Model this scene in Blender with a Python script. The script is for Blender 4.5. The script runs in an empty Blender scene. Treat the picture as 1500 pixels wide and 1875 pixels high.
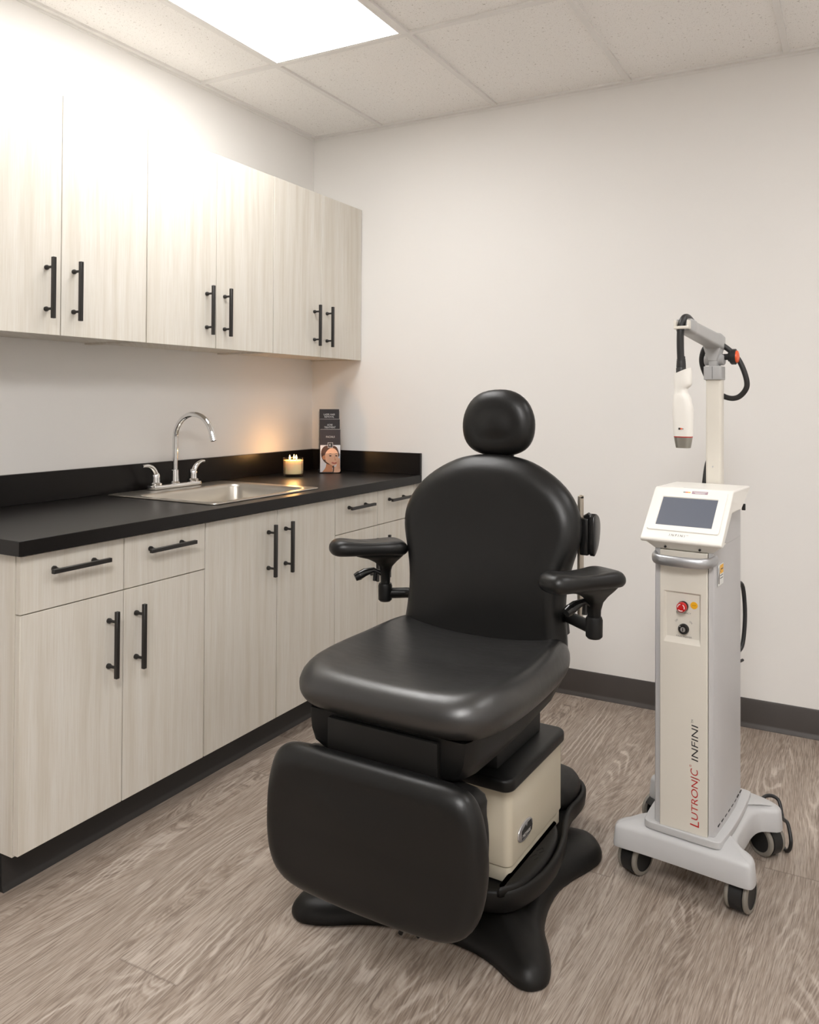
import bpy, bmesh, math, random
from mathutils import Vector, Matrix
PI = math.pi
SC = bpy.context.scene
COL = SC.collection
rad = math.radians

# ------------------------------------------------------------------ camera
CAM = (2.4919, -3.4704, 1.2755)
YAW, PITCH, ROLL = 0.5029, 0.0136, 0.0055
FPX, PPX, PPY = 1497.19, 752.49, 711.0
W_IMG, H_IMG = 1500.0, 1875.0
cd = bpy.data.cameras.new('camera')
cam = bpy.data.objects.new('camera', cd)
COL.objects.link(cam)
_f = Vector((-math.sin(YAW) * math.cos(PITCH), math.cos(YAW) * math.cos(PITCH), math.sin(PITCH)))
_r = Vector((math.cos(YAW), math.sin(YAW), 0))
_u = _r.cross(_f)
_r2 = _r * math.cos(ROLL) + _u * math.sin(ROLL)
_u2 = _u * math.cos(ROLL) - _r * math.sin(ROLL)
_m = Matrix((_r2, _u2, -_f)).transposed().to_4x4()
_m.translation = Vector(CAM)
cam.matrix_world = _m
cd.sensor_fit = 'HORIZONTAL'
cd.sensor_width = 36.0
cd.lens = FPX * 36.0 / W_IMG
cd.shift_x = (W_IMG / 2 - PPX) / W_IMG
cd.shift_y = (PPY - H_IMG / 2) / W_IMG
cd.clip_start = 0.05
SC.camera = cam

# ------------------------------------------------------------------ world, light levels, exposure
LIGHT_STRENGTH = 9.0
FILL_STRENGTH_BACK = 27.0
FILL_STRENGTH_SIDE = 5.0
LIGHT_COLOR = (1.0, 0.985, 0.97)
wd = bpy.data.worlds.new('world')
SC.world = wd
wd.use_nodes = True
wd.node_tree.nodes['Background'].inputs[0].default_value = (0.9, 0.92, 1.0, 1)
wd.node_tree.nodes['Background'].inputs[1].default_value = 0.3
SC.view_settings.view_transform = 'Standard'
SC.view_settings.look = 'None'
SC.view_settings.gamma = 1
SC.view_settings.exposure = 0.46
SC.cycles.max_bounces = 10
SC.cycles.diffuse_bounces = 6
SC.cycles.use_denoising = True
SC.cycles.sample_clamp_indirect = 6.0

# ------------------------------------------------------------------ material helpers
class NT:
    def __init__(s, name):
        s.m = bpy.data.materials.new(name)
        s.m.use_nodes = True
        s.t = s.m.node_tree
        s.b = s.t.nodes['Principled BSDF']
        s.out = s.t.nodes['Material Output']
    def n(s, typ, **kw):
        nd = s.t.nodes.new(typ)
        for k, v in kw.items():
            setattr(nd, k, v)
        return nd
    def put(s, sock, v):
        if hasattr(v, 'is_output') or isinstance(v, bpy.types.NodeSocket):
            s.t.links.new(v, sock)
        else:
            sock.default_value = v
    def math(s, op, a, b=None, c=None, clamp=False):
        nd = s.n('ShaderNodeMath', operation=op, use_clamp=clamp)
        s.put(nd.inputs[0], a)
        if b is not None: s.put(nd.inputs[1], b)
        if c is not None: s.put(nd.inputs[2], c)
        return nd.outputs[0]
    def comb(s, x, y, z):
        nd = s.n('ShaderNodeCombineXYZ')
        for i, v in enumerate((x, y, z)): s.put(nd.inputs[i], v)
        return nd.outputs[0]
    def sep(s, v):
        nd = s.n('ShaderNodeSeparateXYZ'); s.put(nd.inputs[0], v)
        return nd.outputs
    def noise(s, vec, scale=1.0, detail=2.0, rough=0.5, dist=0.0):
        nd = s.n('ShaderNodeTexNoise')
        s.put(nd.inputs['Vector'], vec)
        nd.inputs['Scale'].default_value = scale
        nd.inputs['Detail'].default_value = detail
        nd.inputs['Roughness'].default_value = rough
        nd.inputs['Distortion'].default_value = dist
        return nd.outputs[0]
    def ramp(s, fac, stops, interp='LINEAR'):
        nd = s.n('ShaderNodeValToRGB')
        cr = nd.color_ramp; cr.interpolation = interp
        while len(cr.elements) < len(stops): cr.elements.new(0.5)
        for e, (p, c) in zip(cr.elements, stops):
            e.position = p
            e.color = (c, c, c, 1) if isinstance(c, (int, float)) else (*c, 1)
        s.put(nd.inputs[0], fac)
        return nd.outputs[0]
    def mix(s, fac, a, b, mode='MIX'):
        nd = s.n('ShaderNodeMix', data_type='RGBA', blend_type=mode)
        s.put(nd.inputs[0], fac)
        for sock, v in ((nd.inputs[6], a), (nd.inputs[7], b)):
            if isinstance(v, tuple): sock.default_value = (*v, 1) if len(v) == 3 else v
            else: s.put(sock, v)
        return nd.outputs[2]
    def objc(s): return s.n('ShaderNodeTexCoord').outputs['Object']
    def pos(s): return s.n('ShaderNodeNewGeometry').outputs['Position']
    def bump(s, h, strength=0.2, dist=0.001):
        nd = s.n('ShaderNodeBump')
        nd.inputs['Strength'].default_value = strength
        nd.inputs['Distance'].default_value = dist
        s.put(nd.inputs['Height'], h)
        s.t.links.new(nd.outputs[0], s.b.inputs['Normal'])
    def set(s, color=None, rough=None, metal=None, spec=None, coat=None, emit=None, estr=None, trans=None, ior=None, alpha=None):
        B = s.b.inputs
        if color is not None:
            if isinstance(color, tuple): B['Base Color'].default_value = (*color, 1)
            else: s.put(B['Base Color'], color)
        for key, v in (('Roughness', rough), ('Metallic', metal), ('Specular IOR Level', spec), ('Coat Weight', coat),
                       ('Emission Strength', estr), ('Transmission Weight', trans), ('IOR', ior), ('Alpha', alpha)):
            if v is not None: s.put(B[key], v)
        if emit is not None: B['Emission Color'].default_value = (*emit, 1)
        return s.m

def simple(name, color, rough=0.5, metal=0.0, var=0.06, scale=40.0, bump=0.0, spec=0.5, **kw):
    """plain surface with a faint procedural mottling"""
    t = NT(name)
    nz = t.noise(t.objc(), scale, 3.0)
    dk = tuple(c * (1 - var) for c in color); lt = tuple(min(1, c * (1 + var)) for c in color)
    t.set(t.mix(nz, dk, lt), rough, metal, spec, **kw)
    if bump: t.bump(t.noise(t.objc(), scale * 8, 2.0), bump, 0.0005)
    return t.m

# walls: eggshell paint with a very fine roller texture
def wall_mat():
    t = NT('wall_paint')
    p = t.pos()
    c = t.mix(t.noise(p, 1.3, 2.0), (0.80, 0.785, 0.765), (0.82, 0.807, 0.787))
    t.set(c, 0.62, spec=0.35)
    t.bump(t.noise(p, 260, 2.0), 0.08, 0.0006)
    return t.m

def laminate_mat():
    t = NT('pale_wood_laminate')
    x, y, z = t.sep(t.pos())
    h = t.math('ADD', t.math('MULTIPLY', x, 1.0), y)
    wob = t.noise(t.comb(t.math('MULTIPLY', h, 5), 0, t.math('MULTIPLY', z, 1.1)), 1.0, 2.0)
    hh = t.math('ADD', h, t.math('MULTIPLY', wob, 0.05))
    a = t.noise(t.comb(t.math('MULTIPLY', hh, 34), 3.0, t.math('MULTIPLY', z, 1.3)), 1.0, 3.0, 0.55)
    b = t.noise(t.comb(t.math('MULTIPLY', h, 330), 9.0, t.math('MULTIPLY', z, 7.0)), 1.0, 3.0, 0.6)
    d = t.noise(t.comb(t.math('MULTIPLY', hh, 11), 17.0, t.math('MULTIPLY', z, 0.6)), 1.0, 2.0, 0.5)
    c = t.ramp(a, [(0.30, (0.62, 0.58, 0.505)), (0.50, (0.70, 0.67, 0.61)), (0.70, (0.735, 0.715, 0.665))])
    c = t.mix(t.ramp(b, [(0.34, 0.42), (0.58, 0.0)]), c, (0.57, 0.515, 0.425))
    c = t.mix(t.ramp(d, [(0.50, 0.0), (0.70, 0.35)]), c, (0.63, 0.585, 0.50))
    t.set(c, 0.48, spec=0.4)
    t.bump(b, 0.05, 0.0004)
    return t.m

def floor_mat():
    t = NT('vinyl_oak_planks')
    x, y, z = t.sep(t.pos())
    PW, PL = 0.178, 1.22
    u = t.math('DIVIDE', t.math('ADD', x, 0.055), PW)
    row = t.math('FLOOR', u)
    wn = t.n('ShaderNodeTexWhiteNoise', noise_dimensions='1D'); t.put(wn.inputs['W'], row)
    yy = t.math('ADD', t.math('DIVIDE', y, PL), t.math('MULTIPLY', wn.outputs['Value'], 7.31))
    seg = t.math('FLOOR', yy)
    wn2 = t.n('ShaderNodeTexWhiteNoise', noise_dimensions='2D'); t.put(wn2.inputs['Vector'], t.comb(row, seg, 0))
    r1, r2, r3 = t.sep(wn2.outputs['Color'])
    o1 = t.math('MULTIPLY', r1, 60); o2 = t.math('MULTIPLY', r2, 60)
    # growth ring field: closed nested loops stretched along the plank
    v1 = t.comb(t.math('ADD', t.math('MULTIPLY', x, 4.6), o1), t.math('ADD', t.math('MULTIPLY', y, 0.62), o2), 0)
    warp = t.noise(t.comb(t.math('ADD', t.math('MULTIPLY', x, 34), o2), t.math('ADD', t.math('MULTIPLY', y, 22), o1), 4), 1.0, 2.0)
    g = t.noise(v1, 1.0, 1.6, 0.42)
    g2 = t.math('ADD', g, t.math('MULTIPLY', warp, 0.022))
    sn = t.math('SINE', t.math('MULTIPLY', g2, 2 * PI * 27))
    ring = t.ramp(t.math('MULTIPLY_ADD', sn, 0.5, 0.5), [(0.66, 0.0), (1.0, 1.0)])
    ringd = t.ramp(t.math('MULTIPLY_ADD', sn, 0.5, 0.5), [(0.0, 1.0), (0.34, 0.0)])
    # where rings stand out
    amt = t.ramp(t.noise(t.comb(t.math('ADD', t.math('MULTIPLY', x, 7), o2), t.math('ADD', t.math('MULTIPLY', y, 2.0), o1), 8), 1.0, 2.0),
                 [(0.49, 0.06), (0.64, 0.72)])
    fib = t.noise(t.comb(t.math('MULTIPLY', t.math('ADD', x, t.math('MULTIPLY', g, 0.30)), 400), t.math('MULTIPLY', y, 15), o1), 1.0, 3.0, 0.6)
    fib2 = t.noise(t.comb(t.math('ADD', t.math('MULTIPLY', x, 240), t.math('MULTIPLY', g, 34)), t.math('MULTIPLY', y, 6.5), o2), 1.0, 3.0, 0.6)
    big = t.noise(t.comb(t.math('ADD', t.math('MULTIPLY', x, 14), o1), t.math('MULTIPLY', y, 1.3), o2), 1.0, 2.0)
    base = t.ramp(big, [(0.30, (0.280, 0.222, 0.178)), (0.52, (0.355, 0.290, 0.238)), (0.74, (0.415, 0.352, 0.300))])
    base = t.mix(t.math('MULTIPLY', r3, 0.30), base, (0.21, 0.165, 0.135))
    c = t.mix(t.ramp(fib2, [(0.34, 0.60), (0.50, 0.0)]), base, (0.165, 0.124, 0.098))
    c = t.mix(t.ramp(fib2, [(0.52, 0.0), (0.68, 0.42)]), c, (0.43, 0.37, 0.32))
    c = t.mix(t.ramp(fib, [(0.36, 0.75), (0.50, 0.0)]), c, (0.15, 0.112, 0.088))
    c = t.mix(t.ramp(fib, [(0.52, 0.0), (0.66, 0.60)]), c, (0.46, 0.40, 0.35))
    c = t.mix(t.math('MULTIPLY', t.math('MULTIPLY', ring, amt), t.ramp(fib, [(0.2, 0.5), (0.55, 0.95)])), c, (0.56, 0.49, 0.43))
    c = t.mix(t.math('MULTIPLY', t.math('MULTIPLY', ringd, amt), 0.30), c, (0.17, 0.13, 0.10))
    # joints
    fu = t.math('ABSOLUTE', t.math('SUBTRACT', t.math('FRACT', u), 0.5))
    fv = t.math('ABSOLUTE', t.math('SUBTRACT', t.math('FRACT', yy), 0.5))
    j = t.math('MAXIMUM', t.ramp(fu, [(0.494, 0.0), (0.499, 1.0)]), t.ramp(fv, [(0.4988, 0.0), (0.4997, 1.0)]))
    c = t.mix(t.math('MULTIPLY', j, 0.45), c, (0.10, 0.075, 0.06))
    t.set(c, t.math('MULTIPLY_ADD', fib, 0.18, 0.36), spec=0.42)
    t.bump(t.math('SUBTRACT', t.math('ADD', fib, t.math('MULTIPLY', ring, 0.3)), t.math('MULTIPLY', j, 2.0)), 0.16, 0.0006)
    return t.m

def ceiling_mat():
    t = NT('acoustic_tile')
    p = t.pos()
    a = t.noise(p, 210, 2.0, 0.6)
    b = t.noise(p, 95, 2.0, 0.6)
    pits = t.math('MAXIMUM', t.ramp(a, [(0.31, 1.0), (0.37, 0.0)]), t.ramp(b, [(0.29, 1.0), (0.34, 0.0)]))
    c = t.mix(pits, (0.90, 0.885, 0.865), (0.55, 0.52, 0.49))
    t.set(c, 0.9, spec=0.1)
    t.bump(t.math('SUBTRACT', t.noise(p, 320, 3.0), pits), 0.35, 0.001)
    return t.m

def leather_mat(name='black_vinyl_upholstery', spec=0.42, r0=0.27, k=1.0):
    t = NT(name)
    p = t.objc()
    nz = t.noise(p, 9, 3.0)
    c = t.mix(nz, (0.0036 * k, 0.0035 * k, 0.0034 * k), (0.0058 * k, 0.0056 * k, 0.0055 * k))
    x, y, z = t.sep(p)
    creases = t.noise(t.comb(t.math('MULTIPLY', x, 22), t.math('MULTIPLY', y, 60), t.math('MULTIPLY', z, 45)), 1.0, 4.0, 0.65)
    t.set(c, t.math('MULTIPLY_ADD', creases, 0.20, r0), spec=spec)
    h = t.math('ADD', t.math('MULTIPLY', t.noise(p, 900, 2.0), 0.35), t.math('MULTIPLY', creases, 0.8))
    t.bump(h, 0.22, 0.0010)
    return t.m

M = {}
M['wall'] = wall_mat()
M['wall_dark'] = simple('darkened_unseen_wall', (0.30, 0.285, 0.27), 0.65, var=0.03, scale=3)  # unseen front wall, darkened to cut its reflection on the chair
M['laminate'] = laminate_mat()
M['floor'] = floor_mat()
M['ceiling'] = ceiling_mat()
M['leather'] = leather_mat()
M['leather_seat'] = leather_mat('worn_brightened_black_vinyl_seat', 1.0, 0.27, 2.4)  # worn vinyl; base colour and gloss also lifted for the seat highlight
M['grid'] = simple('white_enamel_grid', (0.80, 0.785, 0.765), 0.45, var=0.02)
M['rubber_base'] = simple('dark_brown_rubber_base', (0.048, 0.040, 0.036), 0.48, var=0.10, scale=12, bump=0.05)
M['kick'] = simple('black_vinyl_toe_kick', (0.022, 0.020, 0.019), 0.5, var=0.1)
M['counter'] = simple('black_matte_laminate', (0.0080, 0.0068, 0.0064), 0.34, var=0.10, scale=60, bump=0.02, spec=0.26)
M['gap'] = simple('dark_carcass_edge', (0.15, 0.12, 0.09), 0.8)
M['handle'] = simple('black_powder_coat', (0.014, 0.0125, 0.0115), 0.40, var=0.1, scale=90)
M['plastic'] = simple('black_moulded_plastic', (0.0052, 0.0050, 0.0048), 0.42, var=0.12, scale=30, bump=0.10, spec=0.3)
M['base_plastic'] = simple('charcoal_textured_plastic', (0.0062, 0.0056, 0.0050), 0.46, var=0.15, scale=14, bump=0.16, spec=0.3)
M['gloss_black'] = simple('glossy_black_plastic', (0.010, 0.010, 0.010), 0.18, var=0.1)
M['cream'] = simple('cream_enamel_cover', (0.55, 0.50, 0.395), 0.24, var=0.015, scale=6)
M['panel_white'] = simple('off_white_plastic', (0.70, 0.665, 0.595), 0.36, var=0.012, scale=6)
M['head_white'] = simple('warm_white_plastic', (0.82, 0.80, 0.755), 0.34, var=0.012, scale=6)
M['machine_grey'] = simple('silver_grey_paint', (0.50, 0.495, 0.50), 0.42, var=0.02, scale=8, spec=0.5)
M['base_grey'] = simple('light_grey_moulding', (0.52, 0.52, 0.525), 0.40, var=0.02, scale=8, bump=0.04)
M['joint_grey'] = simple('grey_joint_casting', (0.40, 0.40, 0.40), 0.38, var=0.03)
M['dark'] = simple('soft_black', (0.012, 0.012, 0.012), 0.55)
M['cable'] = simple('black_cable_rubber', (0.016, 0.016, 0.017), 0.42, var=0.1)
M['tyre'] = simple('taupe_caster_tread', (0.235, 0.215, 0.185), 0.55, var=0.08)
M['text_black'] = simple('black_print', (0.02, 0.02, 0.022), 0.5)
M['text_grey'] = simple('grey_print', (0.17, 0.16, 0.15), 0.5)
M['text_red'] = simple('red_print', (0.50, 0.022, 0.018), 0.45)
M['text_white'] = simple('white_print', (0.75, 0.74, 0.73), 0.5)
M['red'] = simple('red_button_plastic', (0.50, 0.010, 0.012), 0.30)
M['orange'] = simple('orange_cap_plastic', (0.85, 0.115, 0.025), 0.38)
M['yellow'] = simple('amber_sticker', (0.83, 0.42, 0.01), 0.45)
M['mauve'] = simple('mauve_sticker', (0.36, 0.24, 0.29), 0.5)
M['sticker_white'] = simple('white_sticker', (0.74, 0.75, 0.74), 0.45)
M['nozzle'] = simple('grey_metal_nozzle', (0.36, 0.35, 0.31), 0.33, metal=0.75)
M['rail'] = simple('satin_bronze_rail', (0.50, 0.44, 0.36), 0.35, metal=0.9)
M['badge'] = simple('silver_badge', (0.62, 0.62, 0.63), 0.28, metal=0.85)
M['print_dark'] = simple('brochure_charcoal_print', (0.022, 0.018, 0.020), 0.32, var=0.08)
M['print_dark2'] = simple('brochure_plum_charcoal_print', (0.045, 0.036, 0.040), 0.30, var=0.08)
M['print_bg'] = simple('brochure_pale_print', (0.74, 0.76, 0.82), 0.35, var=0.06)
M['skin'] = simple('printed_skin', (0.86, 0.50, 0.33), 0.4, var=0.14, scale=30)
M['skin2'] = simple('printed_skin_tan', (0.64, 0.27, 0.13), 0.4, var=0.10, scale=30)
M['hair'] = simple('printed_brown_hair', (0.10, 0.045, 0.028), 0.4, var=0.35, scale=90)
M['lips'] = simple('printed_lips', (0.52, 0.13, 0.10), 0.4)
M['paper'] = simple('brochure_paper_edge', (0.72, 0.70, 0.68), 0.6)

def metal_mat(name, color, rough, amp=0.02):
    t = NT(name)
    x, y, z = t.sep(t.objc())
    nz = t.noise(t.comb(t.math('MULTIPLY', x, 30), t.math('MULTIPLY', y, 420), t.math('MULTIPLY', z, 30)), 1.0, 2.0)
    t.set(color, t.math('MULTIPLY_ADD', nz, amp, rough), 1.0)
    return t.m
M['chrome'] = metal_mat('polished_chrome', (0.80, 0.80, 0.80), 0.03)
M['steel'] = metal_mat('brushed_stainless_steel', (0.56, 0.525, 0.47), 0.30, 0.03)
M['handle_silver'] = simple('satin_silver_handle', (0.50, 0.51, 0.53), 0.36, metal=0.9, var=0.02)
def emit_mat(name, col, s):
    t = NT(name)
    t.set((0.8, 0.8, 0.8), 0.5, emit=col, estr=s)
    return t.m
M['diffuser'] = emit_mat('lit_light_diffuser', LIGHT_COLOR, LIGHT_STRENGTH)
M['fill_diffuser_side'] = emit_mat('added_side_fill_diffuser', LIGHT_COLOR, FILL_STRENGTH_SIDE)
M['fill_diffuser_back'] = emit_mat('added_back_fill_diffuser', LIGHT_COLOR, FILL_STRENGTH_BACK)
M['flame'] = emit_mat('candle_flame', (1.0, 0.56, 0.17), 16.0)
def screen_mat():
    t = NT('dark_lcd_screen')
    c = t.mix(t.noise(t.objc(), 4, 1.0), (0.10, 0.115, 0.150), (0.125, 0.135, 0.165))
    return t.set(c, 0.42, spec=0.45)
M['screen'] = screen_mat()
def glass_mat(name, col, rough=0.0, mixf=0.5):
    t = NT(name)
    g = t.n('ShaderNodeBsdfGlossy'); g.inputs['Roughness'].default_value = 0.03
    tr = t.n('ShaderNodeBsdfTransparent'); tr.inputs[0].default_value = (*col, 1)
    lw = t.n('ShaderNodeLayerWeight'); lw.inputs[0].default_value = 0.18
    ms = t.n('ShaderNodeMixShader')
    f = t.math('MULTIPLY_ADD', lw.outputs['Fresnel'], 0.55, 0.02, clamp=True)
    t.t.links.new(f, ms.inputs[0]); t.t.links.new(tr.outputs[0], ms.inputs[1]); t.t.links.new(g.outputs[0], ms.inputs[2])
    t.t.links.new(ms.outputs[0], t.out.inputs[0])
    return t.m
M['glass'] = glass_mat('clear_candle_glass', (1.0, 0.99, 0.97))
M['acrylic'] = glass_mat('clear_acrylic', (0.93, 0.94, 0.95))
def wax_mat():
    t = NT('cream_candle_wax')
    c = t.mix(t.noise(t.objc(), 12, 2.0), (0.98, 0.80, 0.46), (0.99, 0.84, 0.52))
    t.set(c, 0.42)
    t.b.inputs['Subsurface Weight'].default_value = 0.35
    t.b.inputs['Subsurface Radius'].default_value = (0.05, 0.03, 0.014)
    t.b.inputs['Subsurface Scale'].default_value = 0.6
    return t.m
M['wax'] = wax_mat()

# ------------------------------------------------------------------ mesh builder
class MB:
    def __init__(s):
        s.bm = bmesh.new()
    def _mi(s, faces, mi, sm):
        for f in faces:
            f.material_index = mi; f.smooth = sm
    def box(s, x0, x1, y0, y1, z0, z1, bev=0.0, seg=2, mi=0, mat=None):
        bm = s.bm
        vs = [bm.verts.new((x, y, z)) for x in (x0, x1) for y in (y0, y1) for z in (z0, z1)]
        idx = [(0, 1, 3, 2), (4, 6, 7, 5), (0, 4, 5, 1), (2, 3, 7, 6), (0, 2, 6, 4), (1, 5, 7, 3)]
        fs = [bm.faces.new([vs[i] for i in q]) for q in idx]
        s._mi(fs, mi, bev > 0)
        allv = vs
        if bev > 0:
            es = list({e for f in fs for e in f.edges})
            r = bmesh.ops.bevel(bm, geom=es, offset=bev, segments=seg, profile=0.5, affect='EDGES')
            s._mi([f for f in r['faces']], mi, True)
            allv = list({v for f in r['faces'] for v in f.verts} | {v for v in vs if v.is_valid})
        if mat is not None:
            bmesh.ops.transform(bm, matrix=mat, verts=allv)
        return s
    def loft(s, rings, cap0=True, cap1=True, mi=0, sm=True, closed=True):
        bm = s.bm
        R = [[bm.verts.new(p) for p in r] for r in rings]
        fs = []
        for a, b in zip(R, R[1:]):
            n = len(a)
            for i in range(n if closed else n - 1):
                j = (i + 1) % n
                fs.append(bm.faces.new((a[i], a[j], b[j], b[i])))
        for r, c in ((R[0], cap0), (R[-1], cap1)):
            if c == 'fan':
                ctr = Vector((0, 0, 0))
                for v in r: ctr += v.co
                cv = bm.verts.new(ctr / len(r))
                for i in range(len(r)):
                    fs.append(bm.faces.new((r[i], r[(i + 1) % len(r)], cv)))
            elif c:
                fs.append(bm.faces.new(r))
        s._mi(fs, mi, sm)
        return s
    def tube(s, pts, r, seg=16, cap=True, mi=0):
        pts = [Vector(p) for p in pts]
        rs = r if isinstance(r, (list, tuple)) else [r] * len(pts)
        rings = []
        n0 = None
        for i, p in enumerate(pts):
            a = pts[max(i - 1, 0)]; b = pts[min(i + 1, len(pts) - 1)]
            d = (b - a).normalized()
            if n0 is None:
                n0 = d.orthogonal().normalized()
            else:
                n0 = (n0 - d * n0.dot(d)).normalized()
            bn = d.cross(n0)
            rings.append([p + (n0 * math.cos(2 * PI * k / seg) + bn * math.sin(2 * PI * k / seg)) * rs[i] for k in range(seg)])
        return s.loft(rings, cap, cap, mi)
    def lathe(s, prof, seg=32, c=(0, 0, 0), mi=0, axis='Z', cap0=True, cap1=True):
        rings = []
        for r, h in prof:
            ring = []
            for k in range(seg):
                a = 2 * PI * k / seg
                x, y = r * math.cos(a), r * math.sin(a)
                if axis == 'Z': v = (x, y, h)
                elif axis == 'X': v = (h, x, y)
                else: v = (x, h, y)
                ring.append((c[0] + v[0], c[1] + v[1], c[2] + v[2]))
            rings.append(ring)
        return s.loft(rings, cap0, cap1, mi)
    def prism(s, out, a0, a1, axis='Z', bev=0.0, mi=0, sm=None):
        """outline (2D) extruded along an axis, edges rounded by bevel amount"""
        def P(p, h):
            if axis == 'Z': return (p[0], p[1], h)
            if axis == 'Y': return (p[0], h, p[1])
            return (h, p[0], p[1])
        rings = []
        if bev > 0:
            n = 4
            for i in range(n + 1):
                t = i / n * PI / 2
                o = inset(out, bev * (1 - math.sin(t)))
                rings.append([P(p, a0 + bev * (1 - math.cos(t))) for p in o])
            for i in range(n + 1):
                t = (1 - i / n) * PI / 2
                o = inset(out, bev * (1 - math.sin(t)))
                rings.append([P(p, a1 - bev * (1 - math.cos(t))) for p in o])
        else:
            rings = [[P(p, a0) for p in out], [P(p, a1) for p in out]]
        return s.loft(rings, True, True, mi, bev > 0 if sm is None else sm)
    def poly(s, pts, mi=0):
        f = s.bm.faces.new([s.bm.verts.new(p) for p in pts])
        f.material_index = mi
        return s
    def xf(s, mat):
        bmesh.ops.transform(s.bm, matrix=mat, verts=s.bm.verts)
        return s
    def build(s, name, mats, parent=None, label=None, sub=0, angle=40, loc=None):
        bmesh.ops.recalc_face_normals(s.bm, faces=s.bm.faces)
        me = bpy.data.meshes.new(name)
        s.bm.to_mesh(me); s.bm.free()
        for m in (mats if isinstance(mats, (list, tuple)) else [mats]):
            me.materials.append(M[m] if isinstance(m, str) else m)
        if angle and hasattr(me, 'set_sharp_from_angle'):
            me.set_sharp_from_angle(angle=rad(angle))
        o = bpy.data.objects.new(name, me)
        COL.objects.link(o)
        if parent: o.parent = parent
        if loc: o.location = loc
        if sub:
            md = o.modifiers.new('smooth', 'SUBSURF'); md.levels = sub; md.render_levels = sub
        if label: o['label'] = label
        return o

def inset(out, d):
    """offset a closed 2D outline inward by d"""
    if d <= 1e-9: return list(out)
    n = len(out); area = sum(out[i][0] * out[(i + 1) % n][1] - out[(i + 1) % n][0] * out[i][1] for i in range(n))
    sg = 1 if area > 0 else -1
    res = []
    for i in range(n):
        a, b, c = out[i - 1], out[i], out[(i + 1) % n]
        e1 = Vector((b[0] - a[0], b[1] - a[1])); e2 = Vector((c[0] - b[0], c[1] - b[1]))
        if e1.length < 1e-9: e1 = e2
        if e2.length < 1e-9: e2 = e1
        e1.normalize(); e2.normalize()
        n1 = Vector((-e1.y, e1.x)) * sg; n2 = Vector((-e2.y, e2.x)) * sg
        m = n1 + n2
        if m.length < 1e-6: m = n1
        m.normalize()
        k = d / max(0.5, m.dot(n1))
        res.append((b[0] + m.x * k, b[1] + m.y * k))
    return res

def spline(pts, per=6, closed=True):
    """centripetal-ish Catmull-Rom through points (2D or 3D)"""
    P = [Vector(p) for p in pts]; n = len(P); out = []
    rng = range(n) if closed else range(n - 1)
    for i in rng:
        if closed: p0, p1, p2, p3 = P[i - 1], P[i], P[(i + 1) % n], P[(i + 2) % n]
        else: p0, p1, p2, p3 = P[max(i - 1, 0)], P[i], P[i + 1], P[min(i + 2, n - 1)]
        for k in range(per):
            t = k / per
            out.append(tuple(0.5 * ((2 * p1) + (p2 - p0) * t + (2 * p0 - 5 * p1 + 4 * p2 - p3) * t * t + (3 * p1 - p0 - 3 * p2 + p3) * t ** 3)))
    if not closed: out.append(tuple(P[-1]))
    return out

def rrect(x0, x1, y0, y1, r, n=6):
    out = []
    for cx, cy, a0 in ((x1 - r, y1 - r, 0), (x0 + r, y1 - r, 90), (x0 + r, y0 + r, 180), (x1 - r, y0 + r, 270)):
        for k in range(n + 1):
            a = rad(a0 + 90 * k / n)
            out.append((cx + r * math.cos(a), cy + r * math.sin(a)))
    return out

def soft_inset(out, d):
    """inward offset in small smoothed steps, safe at tight corners"""
    steps = max(1, int(math.ceil(d / 0.003)))
    P = list(out)
    for _ in range(steps):
        P = inset(P, d / steps)
        n = len(P)
        P = [(0.5 * P[i][0] + 0.25 * (P[i - 1][0] + P[(i + 1) % n][0]), 0.5 * P[i][1] + 0.25 * (P[i - 1][1] + P[(i + 1) % n][1])) for i in range(n)]
    return P

def cushion(out, h, r, crown, F, name, mat, parent, label=None, crown_back=0.0, mi=0):
    """padded shape: outline out (u,v), half thickness h, edge rounding r, dome height crown; F maps (u,v,w) into place"""
    n = len(out)
    cx = sum(p[0] for p in out) / n; cy = sum(p[1] for p in out) / n
    inner = soft_inset(out, r)
    rings = []
    SS = (0.10, 0.25, 0.4, 0.55, 0.68, 0.79, 0.88, 0.95)
    for sc in SS:
        rings.append([F(cx + (p[0] - cx) * sc, cy + (p[1] - cy) * sc, -(h + crown_back * (1 - sc ** 2) ** 2)) for p in inner])
    K = 8
    for i in range(-K, K + 1):
        t = i / K * PI / 2
        rings.append([F(p[0], p[1], h * math.sin(t)) for p in soft_inset(out, r * (1 - math.cos(t)))])
    for sc in reversed(SS):
        rings.append([F(cx + (p[0] - cx) * sc, cy + (p[1] - cy) * sc, h + crown * (1 - sc ** 2) ** 2) for p in inner])
    mb = MB().loft(rings, 'fan', 'fan')
    return mb.build(name, mat, parent, label, angle=0)

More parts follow.
